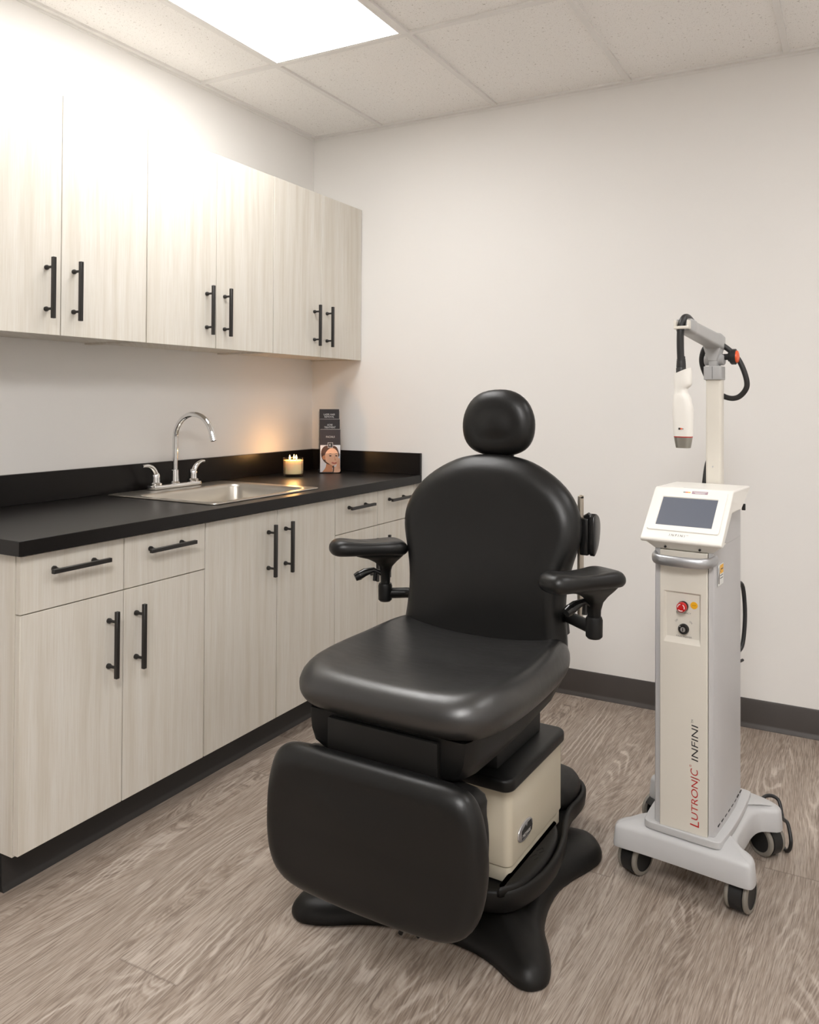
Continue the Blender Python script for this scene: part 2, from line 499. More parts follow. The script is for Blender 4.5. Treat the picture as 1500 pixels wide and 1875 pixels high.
def text_obj(s, L, H, mat4, name, mat, parent, shear=0.0, thick=0.0002, parts=None):
    """lettering as a flat mesh fitted to L x H, placed by mat4 (local x along text, y up, z out)"""
    cu = bpy.data.curves.new(name, 'FONT'); cu.body = s; cu.shear = shear; cu.align_x = 'CENTER'
    cu.space_line = 0.95
    to = bpy.data.objects.new(name, cu); COL.objects.link(to)
    bpy.context.view_layer.update()
    dg = bpy.context.evaluated_depsgraph_get()
    me = bpy.data.meshes.new_from_object(to.evaluated_get(dg))
    bpy.data.objects.remove(to); bpy.data.curves.remove(cu)
    xs = [v.co.x for v in me.vertices]; ys = [v.co.y for v in me.vertices]
    x0, x1, y0, y1 = min(xs), max(xs), min(ys), max(ys)
    for v in me.vertices:
        v.co = Vector(((v.co.x - x0) / (x1 - x0) * L, (v.co.y - y0) / (y1 - y0) * H, 0))
    me.transform(mat4)
    me.materials.clear(); me.materials.append(M[mat])
    o = bpy.data.objects.new(name, me); COL.objects.link(o); o.parent = parent
    return o

def join_meshes(objs, name, parent):
    """merge several of our own small meshes into one part"""
    bm = bmesh.new(); mats = []
    for o in objs:
        base = []
        for m in o.data.materials:
            if m not in mats: mats.append(m)
            base.append(mats.index(m))
        n0 = len(bm.faces)
        bm.from_mesh(o.data)
        bm.faces.ensure_lookup_table()
        for f in bm.faces[n0:]:
            f.material_index = base[min(f.material_index, len(base) - 1)] if base else 0
    me = bpy.data.meshes.new(name); bm.to_mesh(me); bm.free()
    for m in mats: me.materials.append(m)
    for o in objs: bpy.data.objects.remove(o)
    r = bpy.data.objects.new(name, me); COL.objects.link(r); r.parent = parent
    return r

def frame(o, ax, ay, az):
    m = Matrix((Vector(ax), Vector(ay), Vector(az))).transposed().to_4x4()
    m.translation = Vector(o)
    return m

def thing(name, label, cat, loc=(0, 0, 0), rz=0.0, group=None):
    o = bpy.data.objects.new(name, None); COL.objects.link(o)
    o.empty_display_size = 0.05
    o.location = loc; o.rotation_euler = (0, 0, rz)
    o['label'] = label; o['category'] = cat
    if group: o['group'] = group
    return o
def struct(o):
    o['kind'] = 'structure'
    return o

# ------------------------------------------------------------------ room shell
H = 2.625
XR, YF = 3.75, -4.6
struct(MB().box(-0.12, XR + 0.12, YF - 0.12, 0.12, -0.08, 0.0).build('floor', 'floor'))
struct(MB().box(-0.12, 0.0, YF, 0.12, 0.0, H + 0.1).build('wall_left', 'wall'))
struct(MB().box(0.0, XR, 0.0, 0.12, 0.0, H + 0.1).build('wall_back', 'wall'))
struct(MB().box(XR, XR + 0.12, YF, 0.12, 0.0, H + 0.1).build('wall_right', 'wall'))
struct(MB().box(-0.12, XR + 0.12, YF - 0.12, YF, 0.0, H + 0.1).build('wall_front', 'wall_dark'))
struct(MB().box(0.0, XR, YF, 0.0, H + 0.008, H + 0.1).build('ceiling', 'ceiling'))
T = 0.6096
GX = [0.415 + i * T for i in range(-0, 6)]
GY = [-0.8456 - k * 2 * T for k in range(4)]
g = MB()
for x in GX:
    g.box(x - 0.012, x + 0.012, YF, 0.0, H - 0.001, H + 0.012, 0.001, 1)
for y in GY:
    if y > YF:
        g.box(0.0, XR, y - 0.012, y + 0.012, H - 0.0014, H + 0.012, 0.001, 1)
struct(g.build('trim_1', 'grid'))
g = MB()
g.box(0.0, 0.022, YF, 0.0, H - 0.002, H + 0.010); g.box(0.0, XR, -0.022, 0.0, H - 0.0024, H + 0.010)
g.box(0.0, 0.003, YF, 0.0, H - 0.012, H); g.box(0.0, XR, -0.003, 0.0, H - 0.012, H)
struct(g.build('trim_2', 'grid'))
# rubber cove base
bb = MB()
prof = [(0, 0), (-0.016, 0), (-0.015, 0.004), (-0.009, 0.012), (-0.006, 0.02), (-0.005, 0.105), (-0.002, 0.110), (0, 0.110)]
bb.loft([[(x, p[0], p[1]) for p in prof] for x in (0.645, XR)], True, True, sm=False)
struct(bb.build('baseboard_back', 'rubber_base'))
bb = MB()
bb.loft([[(XR + p[0], y, p[1]) for p in prof] for y in (YF, -0.016)], True, True, sm=False)
struct(bb.build('baseboard_right', 'rubber_base'))
bb = MB()
bb.loft([[(0.545 - p[0] * 0.9, y, p[1] * 0.93) for p in prof] for y in (-2.115, -0.02)], True, True, sm=False)
struct(bb.build('baseboard_left', 'kick'))

# ceiling lights (2 x 4 ft flat panels laid in the grid; the last two are unseen added fill)
def ceiling_light(ix, ky, label, mat='diffuser', yl=2 * T):
    x0, x1 = GX[0] + ix * T + 0.012, GX[0] + (ix + 1) * T - 0.012
    y1 = GY[ky] - 0.012; y0 = y1 - yl + 0.024
    t = thing('ceiling_light', label, 'light', ((x0 + x1) / 2, (y0 + y1) / 2, H))
    hx, hy = (x1 - x0) / 2, (y1 - y0) / 2
    f = MB()
    for a in ((-hx, -hx + 0.012, -hy, hy), (hx - 0.012, hx, -hy, hy), (-hx + 0.012, hx - 0.012, -hy, -hy + 0.012), (-hx + 0.012, hx - 0.012, hy - 0.012, hy)):
        f.box(*a, -0.0005, 0.007)
    f.build('frame', 'grid', t)
    MB().box(-hx + 0.012, hx - 0.012, -hy + 0.012, hy - 0.012, 0.002, 0.006).build('diffuser', mat, t, 'glowing white diffuser')
    return t
ceiling_light(0, 0, 'bright flat white light panel set in the tiled ceiling')

ceiling_light(4, 0, 'added dim fill panel in the ceiling near the right wall, out of view', 'fill_diffuser_side')  # out of view, added as fill for the machine side and right wall
ceiling_light(3, 2, 'added bright fill panel in the ceiling, unseen behind the camera', 'fill_diffuser_back')  # out of view, added as fill from behind the camera

# ------------------------------------------------------------------ cabinets
def bar_handle(parent, c, vertical, px):
    """square bar pull: posts stand out in +x from face at x=px; c = (y, z) centre"""
    y, z = c
    mb = MB()
    L, S, so = 0.188, 0.064, 0.030
    w = 0.0058
    if vertical: mb.box(px + so, px + so + 2 * w, y - w, y + w, z - L / 2, z + L / 2, 0.001, 1)
    else: mb.box(px + so, px + so + 2 * w, y - L / 2, y + L / 2, z - w, z + w, 0.001, 1)
    for sg in (-1, 1):
        cy, cz = (y, z + sg * S) if vertical else (y + sg * S, z)
        mb.lathe([(0.0075, px), (0.0078, px + 0.006), (0.006, px + 0.010), (0.0042, px + 0.014), (0.0042, px + so + 0.002)], 16, (0, cy, cz), axis='X')
    return mb.build('handle', 'handle', parent, None)

CABG = 'pale wood cabinets along the left wall'
def base_cabinet(y0, y1, drawers, label, end_panel=False, filler=0.0):
    yc = (y0 + y1) / 2
    t = thing('base_cabinet', label, 'cabinet', (0, yc, 0))
    a, b = y0 - yc, y1 - yc
    body = MB()
    th = 0.018
    top = 0.8755
    f = 0.6
    body.box(0.003, f, a, a + th, 0.105, top); body.box(0.003, f, b - th, b, 0.105, top)
    body.box(0.003, f, a + th, b - th, 0.105, 0.123); body.box(0.003, 0.012, a + th, b - th, 0.123, top)
    body.box(f - 0.02, f, a + th, b - th, top - 0.04, top)
    if drawers: body.box(f - 0.02, f, a + th, b - th, 0.70, 0.735)
    body.box(f - 0.02, f, -0.02, 0.02, 0.123, top - 0.04)
    if filler: body.box(f, f + 0.018, b - filler + 0.003, b - 0.001, 0.111, 0.8695)
    body.build('body', 'laminate', t)
    MB().box(0.5, 0.5445, a + 0.001, b - 0.001, 0.0005, 0.1045).build('toe_kick', 'kick', t, 'black recessed toe kick')
    b2 = b - filler
    mid = (a + b2) / 2 
    g_ = 0.0016
    for lo, hi, sg in ((a, mid, 1), (mid, b2, -1)):
        z1 = 0.7194 - g_ if drawers else 0.869
        d = MB().box(f + 0.0015, f + 0.020, lo + g_, hi - g_, 0.111, z1, 0.0008, 1).build('door', 'laminate', t)
        hy = (hi - 0.054) if sg > 0 else (lo + 0.046)
        bar_handle(d, (hy, z1 - 0.139), True, f + 0.020)
        if drawers:
            w = MB().box(f + 0.0015, f + 0.020, lo + g_, hi - g_, 0.7194 + g_, 0.869, 0.0008, 1).build('drawer', 'laminate', t)
            bar_handle(w, ((lo + hi) / 2 - 0.005, 0.823), False, f + 0.020)
    return t
base_cabinet(-2.122, -1.452, True, 'pale wood base cabinet with two drawers, nearest the camera, left of the sink cabinet', True)
base_cabinet(-1.451, -0.700, False, 'pale wood sink cabinet with two tall doors and no drawers')
base_cabinet(-0.699, -0.001, True, 'pale wood base cabinet with two drawers in the corner, partly hidden by the chair', False, 0.032)

def wall_cabinet(y0, y1, label):
    yc = (y0 + y1) / 2
    z0, z1 = 1.4693, 2.225
    t = thing('wall_cabinet', label, 'cabinet', (0, yc, z0))
    a, b = y0 - yc, y1 - yc
    hh = z1 - z0
    f = 0.2785
    body = MB(); th = 0.016
    body.box(0.002, f, a, a + th, 0, hh); body.box(0.002, f, b - th, b, 0, hh)
    body.box(0.002, f, a + th, b - th, 0.006, 0.024); body.box(0.002, f, a + th, b - th, hh - th, hh)
    body.box(0.002, 0.01, a + th, b - th, 0.024, hh - th)
    body.box(f - 0.02, f, -0.01, 0.01, 0.024, hh - th)
    body.build('body', 'laminate', t)
    for lo, hi, sg in ((a, 0, 1), (0, b, -1)):
        d = MB().box(f + 0.0012, f + 0.0195, lo + 0.0014, hi - 0.0014, 0, hh, 0.0008, 1).build('door', 'laminate', t)
        hy = (hi - 0.054) if sg > 0 else (lo + 0.046)
        bar_handle(d, (hy, 0.142), True, f + 0.0195)
    return t
wall_cabinet(-2.110, -1.4095, 'pale wood wall cabinet nearest the camera, above the left end of the counter')
wall_cabinet(-1.4085, -0.7035, 'middle pale wood wall cabinet, above the sink and faucet')
wall_cabinet(-0.7025, -0.002, 'pale wood wall cabinet in the corner, above the candle and brochures')

# ------------------------------------------------------------------ countertop
ct = thing('countertop', 'long black countertop with raised backsplash running along the left wall', 'countertop', (0, 0, 0.876))
c = MB()
SX0, SX1, SY0, SY1 = 0.075, 0.565, -1.345, -0.775      # sink cut-out
z0, z1 = 0.0, 0.038
X0, X1, Y0, Y1 = 0.002, 0.6458, -2.145, -0.001
bm = c.bm
def ringv(x0, x1, y0, y1, z): return [bm.verts.new(p) for p in ((x0, y0, z), (x1, y0, z), (x1, y1, z), (x0, y1, z))]
e = 0.0012
ot = ringv(X0, X1 - e, Y0 + e, Y1, z1); om = ringv(X0, X1, Y0, Y1, z1 - e); ob = ringv(X0, X1, Y0, Y1, z0)
it = ringv(SX0, SX1, SY0, SY1, z1); ib = ringv(SX0, SX1, SY0, SY1, z0)
for i in range(4):
    j = (i + 1) % 4
    for A, B in ((ot, om), (om, ob), (ob, ib), (ib, it), (it, ot)):
        bm.faces.new((A[i], A[j], B[j], B[i]))
c.build('worktop', 'counter', ct)
MB().box(0.002, 0.020, -2.145, -0.001, 0.0382, 0.1416, 0.001, 1).build('backsplash', 'counter', ct)
MB().box(0.0203, 0.6458, -0.019, -0.001, 0.0382, 0.1416, 0.001, 1).build('backsplash', 'counter', ct)

# ------------------------------------------------------------------ sink
CT = 0.9142
sk = thing('kitchen_sink', 'stainless steel drop-in sink set in the black countertop', 'sink', (0.315, -1.06, CT))
ox0, ox1, oy0, oy1 = -0.263, 0.268, -0.308, 0.310
rings = []
def rr(x0, x1, y0, y1, r, z): return [(p[0], p[1], z) for p in rrect(x0, x1, y0, y1, r, 6)]
rings.append(rr(ox0 + .003, ox1 - .003, oy0 + .003, oy1 - .003, 0.020, 0.0))
rings.append(rr(ox0, ox1, oy0, oy1, 0.022, 0.0012))
rings.append(rr(ox0 + .003, ox1 - .003, oy0 + .003, oy1 - .003, 0.020, 0.0052))
rings.append(rr(ox0 + .010, ox1 - .010, oy0 + .010, oy1 - .010, 0.018, 0.0040))
bx0, bx1, by0, by1 = -0.150, 0.228, -0.266, 0.268
for d, z, r in ((-0.012, 0.0040, 0.06), (-0.006, 0.0036, 0.056), (0, 0.0, 0.052), (0.004, -0.012, 0.05), (0.010, -0.06, 0.05), (0.018, -0.135, 0.055), (0.028, -0.156, 0.06), (0.048, -0.166, 0.05), (0.09, -0.170, 0.04)):
    rings.append(rr(bx0 + d, bx1 - d, by0 + d, by1 - d, r, z))
MB().loft(rings, False, True).build('basin', 'steel', sk, angle=0)
MB().lathe([(0.045, -0.1695), (0.045, -0.1675), (0.036, -0.1665), (0.030, -0.169)], 32, (0.04, 0, 0)).build('drain', 'chrome', sk, 'round chrome drain')

# ------------------------------------------------------------------ faucet
fc = thing('kitchen_faucet', 'chrome gooseneck faucet with two lever handles behind the sink', 'faucet', (0.080, -1.047, CT + 0.0045))
o_ = spline([(-0.027, -0.11), (-0.02, -0.128), (0.0, -0.134), (0.02, -0.128), (0.027, -0.11), (0.027, 0), (0.027, 0.11), (0.02, 0.128), (0, 0.134), (-0.02, 0.128), (-0.027, 0.11), (-0.027, 0)], 5)
MB().prism(o_, 0.0, 0.017, 'Z', 0.006).build('base_plate', 'chrome', fc)
sp = MB()
sp.lathe([(0.021, 0.016), (0.021, 0.02), (0.017, 0.024), (0.0155, 0.05), (0.0145, 0.068), (0.012, 0.070)], 24)
path = [(0, 0, 0.06), (0, 0, 0.12), (0, 0, 0.195)]
Rg = 0.098
for k in range(1, 25):
    a = PI * (0.92) * k / 24
    path.append((Rg - Rg * math.cos(a), 0, 0.195 + Rg * math.sin(a)))
dx, dz = path[-1][0] - path[-2][0], path[-1][2] - path[-2][2]
l_ = math.hypot(dx, dz)
path.append((path[-1][0] + dx / l_ * 0.03, 0, path[-1][2] + dz / l_ * 0.03))
sp.tube(path, [0.0108] * (len(path)), 20)
spo = sp.build('spout', 'chrome', fc)
for sg in (-1, 1):
    hb = MB()
    y = 0.102 * sg
    hb.lathe([(0.024, 0.015), (0.024, 0.024), (0.0175, 0.028), (0.0165, 0.045), (0.0165, 0.056), (0.012, 0.064), (0.004, 0.067)], 24, (0, y, 0))
    lv = spline([(0, y + 0.0 * sg, 0.040), (0.002, y + 0.004 * sg, 0.062), (0.004, y + 0.018 * sg, 0.082), (0.006, y + 0.042 * sg, 0.094), (0.008, y + (0.058 if sg > 0 else 0.074) * sg, 0.095)], 5, False)
    n = len(lv)
    hb.tube(lv, [0.0165 - 0.0115 * (i / (n - 1)) ** 0.7 for i in range(n)], 14)
    hb.build('lever_handle', 'chrome', fc)

# ------------------------------------------------------------------ candle
cn = thing('jar_candle', 'lit three-wick cream candle in a clear glass jar on the counter', 'candle', (0.158, -0.368, CT))
R_ = 0.0485
MB().lathe([(0.0, 0.0005), (R_ - 0.003, 0.0005), (R_, 0.004), (R_ + 0.001, 0.05), (R_ + 0.001, 0.0845), (R_ - 0.0005, 0.086), (R_ - 0.002, 0.0845), (R_ - 0.002, 0.05), (R_ - 0.0025, 0.010), (R_ - 0.008, 0.0065), (0.0, 0.0065)], 40, cap0=False, cap1=False).build('glass_jar', 'glass', cn)
wx = MB().lathe([(R_ - 0.010, 0.0068), (R_ - 0.0032, 0.012), (R_ - 0.0026, 0.05), (R_ - 0.0026, 0.073), (R_ - 0.006, 0.0735), (0.02, 0.072)], 40).build('wax', 'wax', cn)
for i, (x, y) in enumerate(((-0.006, -0.020), (0.017, 0.000), (-0.010, 0.018))):
    w = MB().tube([(x, y, 0.071), (x + 0.0005, y, 0.080)], 0.001, 8).build('wick', 'dark', wx)
    fl = MB().lathe([(0.0008, 0.0775), (0.0034, 0.081), (0.0040, 0.0845), (0.0030, 0.090), (0.0014, 0.0955), (0.0002, 0.099)], 12, (x, y, 0)).build('flame', 'flame', w)
    ld = bpy.data.lights.new('candle_glow', 'POINT'); ld.energy = 0.20; ld.color = (1.0, 0.50, 0.16); ld.shadow_soft_size = 0.003
    lo = bpy.data.objects.new('candle_glow', ld); COL.objects.link(lo)
    lo.location = (0.158 + x, -0.368 + y, CT + 0.1035)

# ------------------------------------------------------------------ brochures in an acrylic stand
BZ = rad(40)     # stand turned towards the room
BO = Vector((0.236, -0.176, CT))
bh = thing('brochure_stand', 'clear acrylic three-tier brochure stand in the corner of the counter', 'stand', BO, BZ)
# local: x across, y backwards, z up ; front pocket at y=0
w2 = 0.052
st = MB()
tiers = [(0.000, 0.130), (0.030, 0.175), (0.060, 0.225)]
for y, h in tiers:
    st.box(-w2, w2, y, y + 0.002, 0.002, h * 0.75)
st.box(-w2, w2, 0.088, 0.090, 0.002, 0.300)
st.box(-w2, w2, 0.0, 0.090, 0.0, 0.002)
for sg in (-1, 1):
    st.prism([(0.0, 0.0), (0.09, 0.0), (0.09, 0.300), (0.06, 0.20), (0.03, 0.15), (0.0, 0.095)], sg * w2 - 0.001, sg * w2 + 0.001, 'X')
st.build('acrylic_body', 'acrylic', bh)
def brochure(yo, ztop, label, txt, th, front=False, zb=0.0025):
    w = 0.0485
    loc = BO + Matrix.Rotation(BZ, 3, 'Z') @ Vector((0, yo, 0))
    t = thing('brochure', label, 'brochure', loc, BZ, 'brochures in the acrylic stand')
    mb = MB().box(-w, w, 0.0, 0.010, zb, ztop, 0.0004, 1)
    mb.build('leaflet', 'print_dark2' if front else 'print_dark', t)
    fr = frame((-txt[1] / 2 + txt[3], -0.0005, ztop - txt[4]), (1, 0, 0), (0, 0, 1), (0, -1, 0))
    text_obj(txt[0], txt[1], txt[2], fr, 'lettering', 'text_white', t)
    # pale top edge of the paper
    MB().box(-w, w, 0.0004, 0.0096, ztop, ztop + 0.0008).build('paper_edge', 'paper', t)
    if front:
        pz0, pz1 = zb + 0.004, 0.137
        W_, H_ = 2 * w, pz1 - pz0
        cov = MB()
        def fl(pts, mi, lay):
            cov.poly([(-w + u * W_, -0.0003 - lay * 0.00012, pz0 + v * H_) for u, v in pts], mi)
        def ell(cu, cv, ru, rv, mi, lay, rot=0.0, n=28):
            r = rad(rot)
            fl([(cu + ru * math.cos(a) * math.cos(r) - rv * math.sin(a) * math.sin(r) * 1.0, cv + (ru * math.cos(a) * math.sin(r) + rv * math.sin(a) * math.cos(r)) * (W_ / H_)) for a in [2 * PI * k / n for k in range(n)]], mi, lay)
        fl([(0, 0), (1, 0), (1, 1), (0, 1)], 0, 0)                                    # pale backdrop
        fl(spline([(0.10, 0.0), (0.26, 0.16), (0.34, 0.34), (0.60, 0.25), (0.62, 0.10), (0.80, 0.0)], 5, False), 2, 1)   # shoulder, neck
        ell(0.42, 0.63, 0.37, 0.49, 3, 2, 20)                                          # hair
        fl(spline([(0.16, 0.55), (0.10, 0.75), (0.24, 0.93), (0.50, 0.99), (0.80, 0.93), (0.93, 0.72), (0.90, 0.55), (0.3, 0.35)], 5), 3, 3)
        fl(spline([(0.27, 0.42), (0.23, 0.62), (0.33, 0.78), (0.50, 0.88), (0.70, 0.87), (0.86, 0.74), (0.90, 0.58), (0.88, 0.44), (0.82, 0.30), (0.70, 0.235), (0.56, 0.255), (0.38, 0.34)], 5), 1, 4)  # face
        fl(spline([(0.14, 0.60), (0.10, 0.55), (0.15, 0.47), (0.23, 0.46), (0.25, 0.55), (0.21, 0.62)], 5), 2, 5)    # ear
        fl(spline([(0.70, 0.34), (0.62, 0.365), (0.56, 0.34), (0.64, 0.305), (0.75, 0.30), (0.84, 0.33), (0.80, 0.36), (0.75, 0.35)], 4), 4, 6)   # lips
        for cu in (0.50, 0.80):
            ell(cu, 0.60, 0.060, 0.030, 5, 6, -4)
            fl(spline([(cu - 0.09, 0.655), (cu, 0.69), (cu + 0.08, 0.665), (cu, 0.675)], 4), 3, 6)
        fl(spline([(0.69, 0.60), (0.73, 0.46), (0.70, 0.43), (0.78, 0.435), (0.76, 0.47)], 4), 2, 6)    # nose shade
        # hand held to the cheek
        fl(spline([(0.62, 0.0), (0.66, 0.16), (0.80, 0.22), (0.84, 0.42), (0.93, 0.52), (0.98, 0.46), (0.99, 0.2), (0.99, 0.0)], 5), 1, 7)
        for u0, v0, u1, v1 in ((0.84, 0.40, 0.90, 0.12), (0.91, 0.45, 0.955, 0.12)):
            fl([(u0, v0), (u0 + 0.015, v0), (u1 + 0.015, v1), (u1, v1)], 2, 8)
        fl(spline([(0.60, 0.20), (0.66, 0.235), (0.70, 0.19), (0.68, 0.0), (0.62, 0.0), (0.64, 0.12)], 4), 3, 8)
        cov.build('cover_picture', ['print_bg', 'skin', 'skin2', 'hair', 'lips', 'text_black'], t, 'printed portrait of a woman, hand at her cheek')
        # square emblem with a letter
        lg = MB()
        a = 0.0125; zc = pz1
        lg.box(-a, a, -0.0018, -0.0012, zc - a, zc + a, mi=1)
        lg.box(-a + .0018, a - .0018, -0.0022, -0.0017, zc - a + .0018, zc + a - .0018, mi=0)
        q = lg.build('emblem', ['print_dark', 'text_white'], t)
        text_obj('K', 0.009, 0.012, frame((-0.0045, -0.0024, zc - 0.006), (1, 0, 0), (0, 0, 1), (0, -1, 0)), 'emblem_letter', 'text_white', q)
    return t
brochure(0.008, 0.213, 'frontmost brochure, reading FACIALS above a portrait of a woman', ('FACIALS', 0.042, 0.0085, 0.0, 0.040), 0.01, True)
brochure(0.038, 0.262, 'middle brochure, its dark cover reading ACNE TREATMENT', ('ACNE\nTREATMENT', 0.056, 0.021, 0.0, 0.044), 0.01)
brochure(0.068, 0.311, 'rearmost tallest brochure, its dark cover reading LASER HAIR REMOVAL', ('LASER HAIR\nREMOVAL', 0.056, 0.020, 0.0, 0.042), 0.01)
# ------------------------------------------------------------------ exam chair
ch = thing('exam_chair', 'black upholstered exam chair with round headrest and cream base cover on the wood floor', 'chair', (1.575, -1.5, 0), rad(-2))
# foot: low four-toed star
star = [(-.318, -.310), (-.300, -.338), (-.262, -.350), (-.205, -.328), (-.140, -.283), (-.062, -.248), (.040, -.228), (.130, -.228), (.190, -.242), (.235, -.264),
        (.272, -.281), (.305, -.276), (.326, -.246), (.320, -.200), (.292, -.140), (.256, -.078), (.234, .004), (.228, .094), (.245, .170), (.268, .235),
        (.276, .290), (.262, .336), (.225, .372), (.170, .372), (.10, .350), (0, .340), (-.10, .350), (-.170, .372), (-.225, .372), (-.262, .336),
        (-.276, .290), (-.268, .235), (-.245, .170), (-.228, .094), (-.234, .004), (-.258, -.090), (-.292, -.180), (-.318, -.25)]
star = spline(star, 3)
rings = []
for d, z in ((0.004, 0.0005), (0.0, 0.004), (0.0, 0.012), (0.004, 0.022), (0.012, 0.033), (0.024, 0.042)):
    rings.append([(p[0], p[1], z) for p in inset(star, d)])
b0 = inset(star, 0.024)
for sc, z in ((0.90, 0.048), (0.80, 0.054), (0.70, 0.064), (0.60, 0.078), (0.52, 0.092), (0.45, 0.101), (0.3, 0.103)):
    rings.append([(p[0] * (sc + 0.0), p[1] * sc + 0.03 * (1 - sc), z) for p in b0])
MB().loft(rings, True, True).build('base_foot', 'base_plastic', ch, angle=0)
# tray above the foot with raised rim
tr = [(0, -.218), (.06, -.215), (.130, -.206), (.180, -.188), (.215, -.160), (.242, -.095), (.252, -.01), (.247, .06), (.232, .14), (.208, .22), (.196, .29), (.198, .36), (.190, .42), (.160, .465), (.10, .490), (0, .496)]
tro = spline(tr + [(-x, y) for x, y in reversed(tr[1:-1])], 3)
rings = []
for d, z in ((0.030, 0.070), (0.010, 0.078), (0.003, 0.088), (0.0, 0.110), (0.0, 0.126), (0.003, 0.1315), (0.008, 0.133), (0.013, 0.131), (0.016, 0.127), (0.018, 0.121)):
    rings.append([(p[0], p[1], z) for p in inset(tro, d)])
MB().loft(rings, True, True).build('base_tray', 'base_plastic', ch, angle=0)
# domed rear cover (right side shows)
dm = spline([(.02, .285), (.12, .262), (.172, .275), (.184, .33), (.180, .40), (.150, .450), (.09, .470), (0, .474), (-.09, .470), (-.150, .450), (-.180, .40), (-.184, .33), (-.172, .275), (-.12, .262), (-.02, .285)], 3)
rings = [[(p[0], p[1], 0.121) for p in dm]]
for d, z in ((0.0, 0.140), (0.004, 0.155), (0.014, 0.168), (0.030, 0.175), (0.045, 0.178)):
    rings.append([(p[0], p[1], z) for p in inset(dm, d)])
mb = MB().loft(rings, True, True)
mb.build('rear_cover', 'base_plastic', ch, angle=0)
MB().box(.128, .146, .372, .376, .1755, .1775).build('cover_slot', 'dark', ch)
# half-moon foot pedals
for s in (1, -1):
    pd = spline([(s * .178, -.165), (s * .205, -.166), (s * .226, -.120), (s * .235, -.05), (s * .233, .03), (s * .220, .105), (s * .200, .150), (s * .182, .150)], 4)
    if s < 0: pd = list(reversed(pd))
    rings = [[(p[0], p[1], 0.122) for p in pd]] + [[(p[0], p[1], z) for p in inset(pd, d)] for d, z in ((0, 0.136), (0.002, 0.1405), (0.006, 0.143), (0.014, 0.1435))]
    pe = MB().loft(rings, True, True).build('foot_pedal', 'base_plastic', ch, angle=0)
    if s > 0:
        em = MB()
        em.tube(spline([(.200, -.030, .1437), (.206, -.012, .1437), (.215, -.018, .1437), (.213, -.036, .1437)], 4, False), 0.0011, 6)
        em.tube(spline([(.203, .006, .1437), (.209, .024, .1437), (.217, .016, .1437), (.212, .000, .1437)], 4, False), 0.0011, 6)
        em.build('embossed_mark', 'base_plastic', pe)
# cream housing
hx = 0.190
hs = MB()
hs.prism(rrect(-hx + .004, hx - .004, -.128, .218, .016), .122, .1585, 'Z', 0.003)
hs.prism(rrect(-hx, hx, -.133, .223, .020), .160, .352, 'Z', 0.003)
cov_ = hs.build('base_cover', 'cream', ch)
# oval badge on the right side of the housing
bd = MB()
def oval(cy, cz, ry, rz, n=32, p=2.3): return [(cy + ry * math.copysign(abs(math.cos(a)) ** (2 / p), math.cos(a)), cz + rz * math.copysign(abs(math.sin(a)) ** (2 / p), math.sin(a))) for a in [2 * PI * k / n for k in range(n)]]
bd.prism(oval(-.045, .216, .045, .0225), hx, hx + .004, 'X', 0.0018)
bdo = bd.build('badge', 'badge', cov_, 'oval silver badge')
MB().prism([(-.070, .202), (-.008, .202), (-.005, .214), (-.012, .230), (-.034, .230), (-.040, .222), (-.046, .230), (-.070, .222)], hx + .004, hx + .0046, 'X').build('badge_panel', 'dark', bdo)
text_obj('MIDMARK', .050, .0085, frame((hx + .0048, -.066, .2045), (0, 1, 0), (0, 0, 1), (1, 0, 0)), 'lettering', 'text_white', bdo)
# lid
MB().prism(rrect(-.206, .206, -.165, .212, .028), .350, .382, 'Z', 0.009).build('base_lid', 'plastic', ch)
# lift column between lid and seat frame
cl = MB()
cl.box(-.11, .11, -.09, .13, .380, .47, .01)
cl.box(-.15, -.11, -.12, .16, .381, .44, .005); cl.box(.11, .15, -.12, .16, .381, .44, .005)
cl.build('lift_column', 'dark', ch)
# seat frame (moulded pan)
rings = []
for y, hw_t, hw_b, zt, zb in ((-.398, .196, .156, .553, .478), (-.396, .203, .165, .553, .466), (-.380, .209, .176, .553, .459), (-.34, .214, .180, .553, .455), (-.25, .222, .178, .553, .457), (-.12, .232, .174, .553, .464), (0.02, .236, .180, .555, .490), (.12, .228, .185, .557, .520), (.15, .20, .17, .557, .535)):
    r = []
    for (x, z) in ((hw_t, zt), (hw_t, (zt * .8 + zb * .2)), (hw_t - .004, zb + (zt - zb) * .45), ((hw_t + hw_b) / 2 + .004, zb + (zt - zb) * .16), (hw_b, zb + .003), (hw_b - .03, zb), (0, zb)):
        r.append((x, y, z))
    r = r + [(-p[0], p[1], p[2]) for p in reversed(r[:-1])]
    rings.append(r)
MB().loft(rings, True, True).build('seat_frame', 'plastic', ch, angle=50)
# flat apron panel behind the legrest top
MB().box(-.143, .145, -.412, -.392, .300, .546, .003).build('apron_panel', 'base_plastic', ch)
# footrest hinge arms + shell
fs = MB()
fs.prism(spline([(.215, .455), (.240, .40), (.245, .33), (.235, .25), (.19, .215), (0, .210), (-.19, .215), (-.235, .25), (-.245, .33), (-.240, .40), (-.215, .455), (0, .460)], 4), -.412, -.352, 'Y', 0.018)
fs.box(-.09, .09, -.360, -.290, .30, .47, .01)
fs.build('legrest_shell', 'plastic', ch, angle=0)
ol = [(0, .489), (.12, .489), (.205, .487), (.245, .472), (.266, .435), (.278, .375), (.280, .315), (.272, .255), (.252, .212), (.215, .183), (.15, .171), (0, .167)]
ol = spline(ol + [(-x, z) for x, z in reversed(ol[1:-1])], 3)
cushion(ol, .036, .036, .010, lambda u, v, w: (u, -.447 - w - 0.012 * max(0, (.33 - v)) / .16, v), 'legrest_cushion', 'leather', ch)
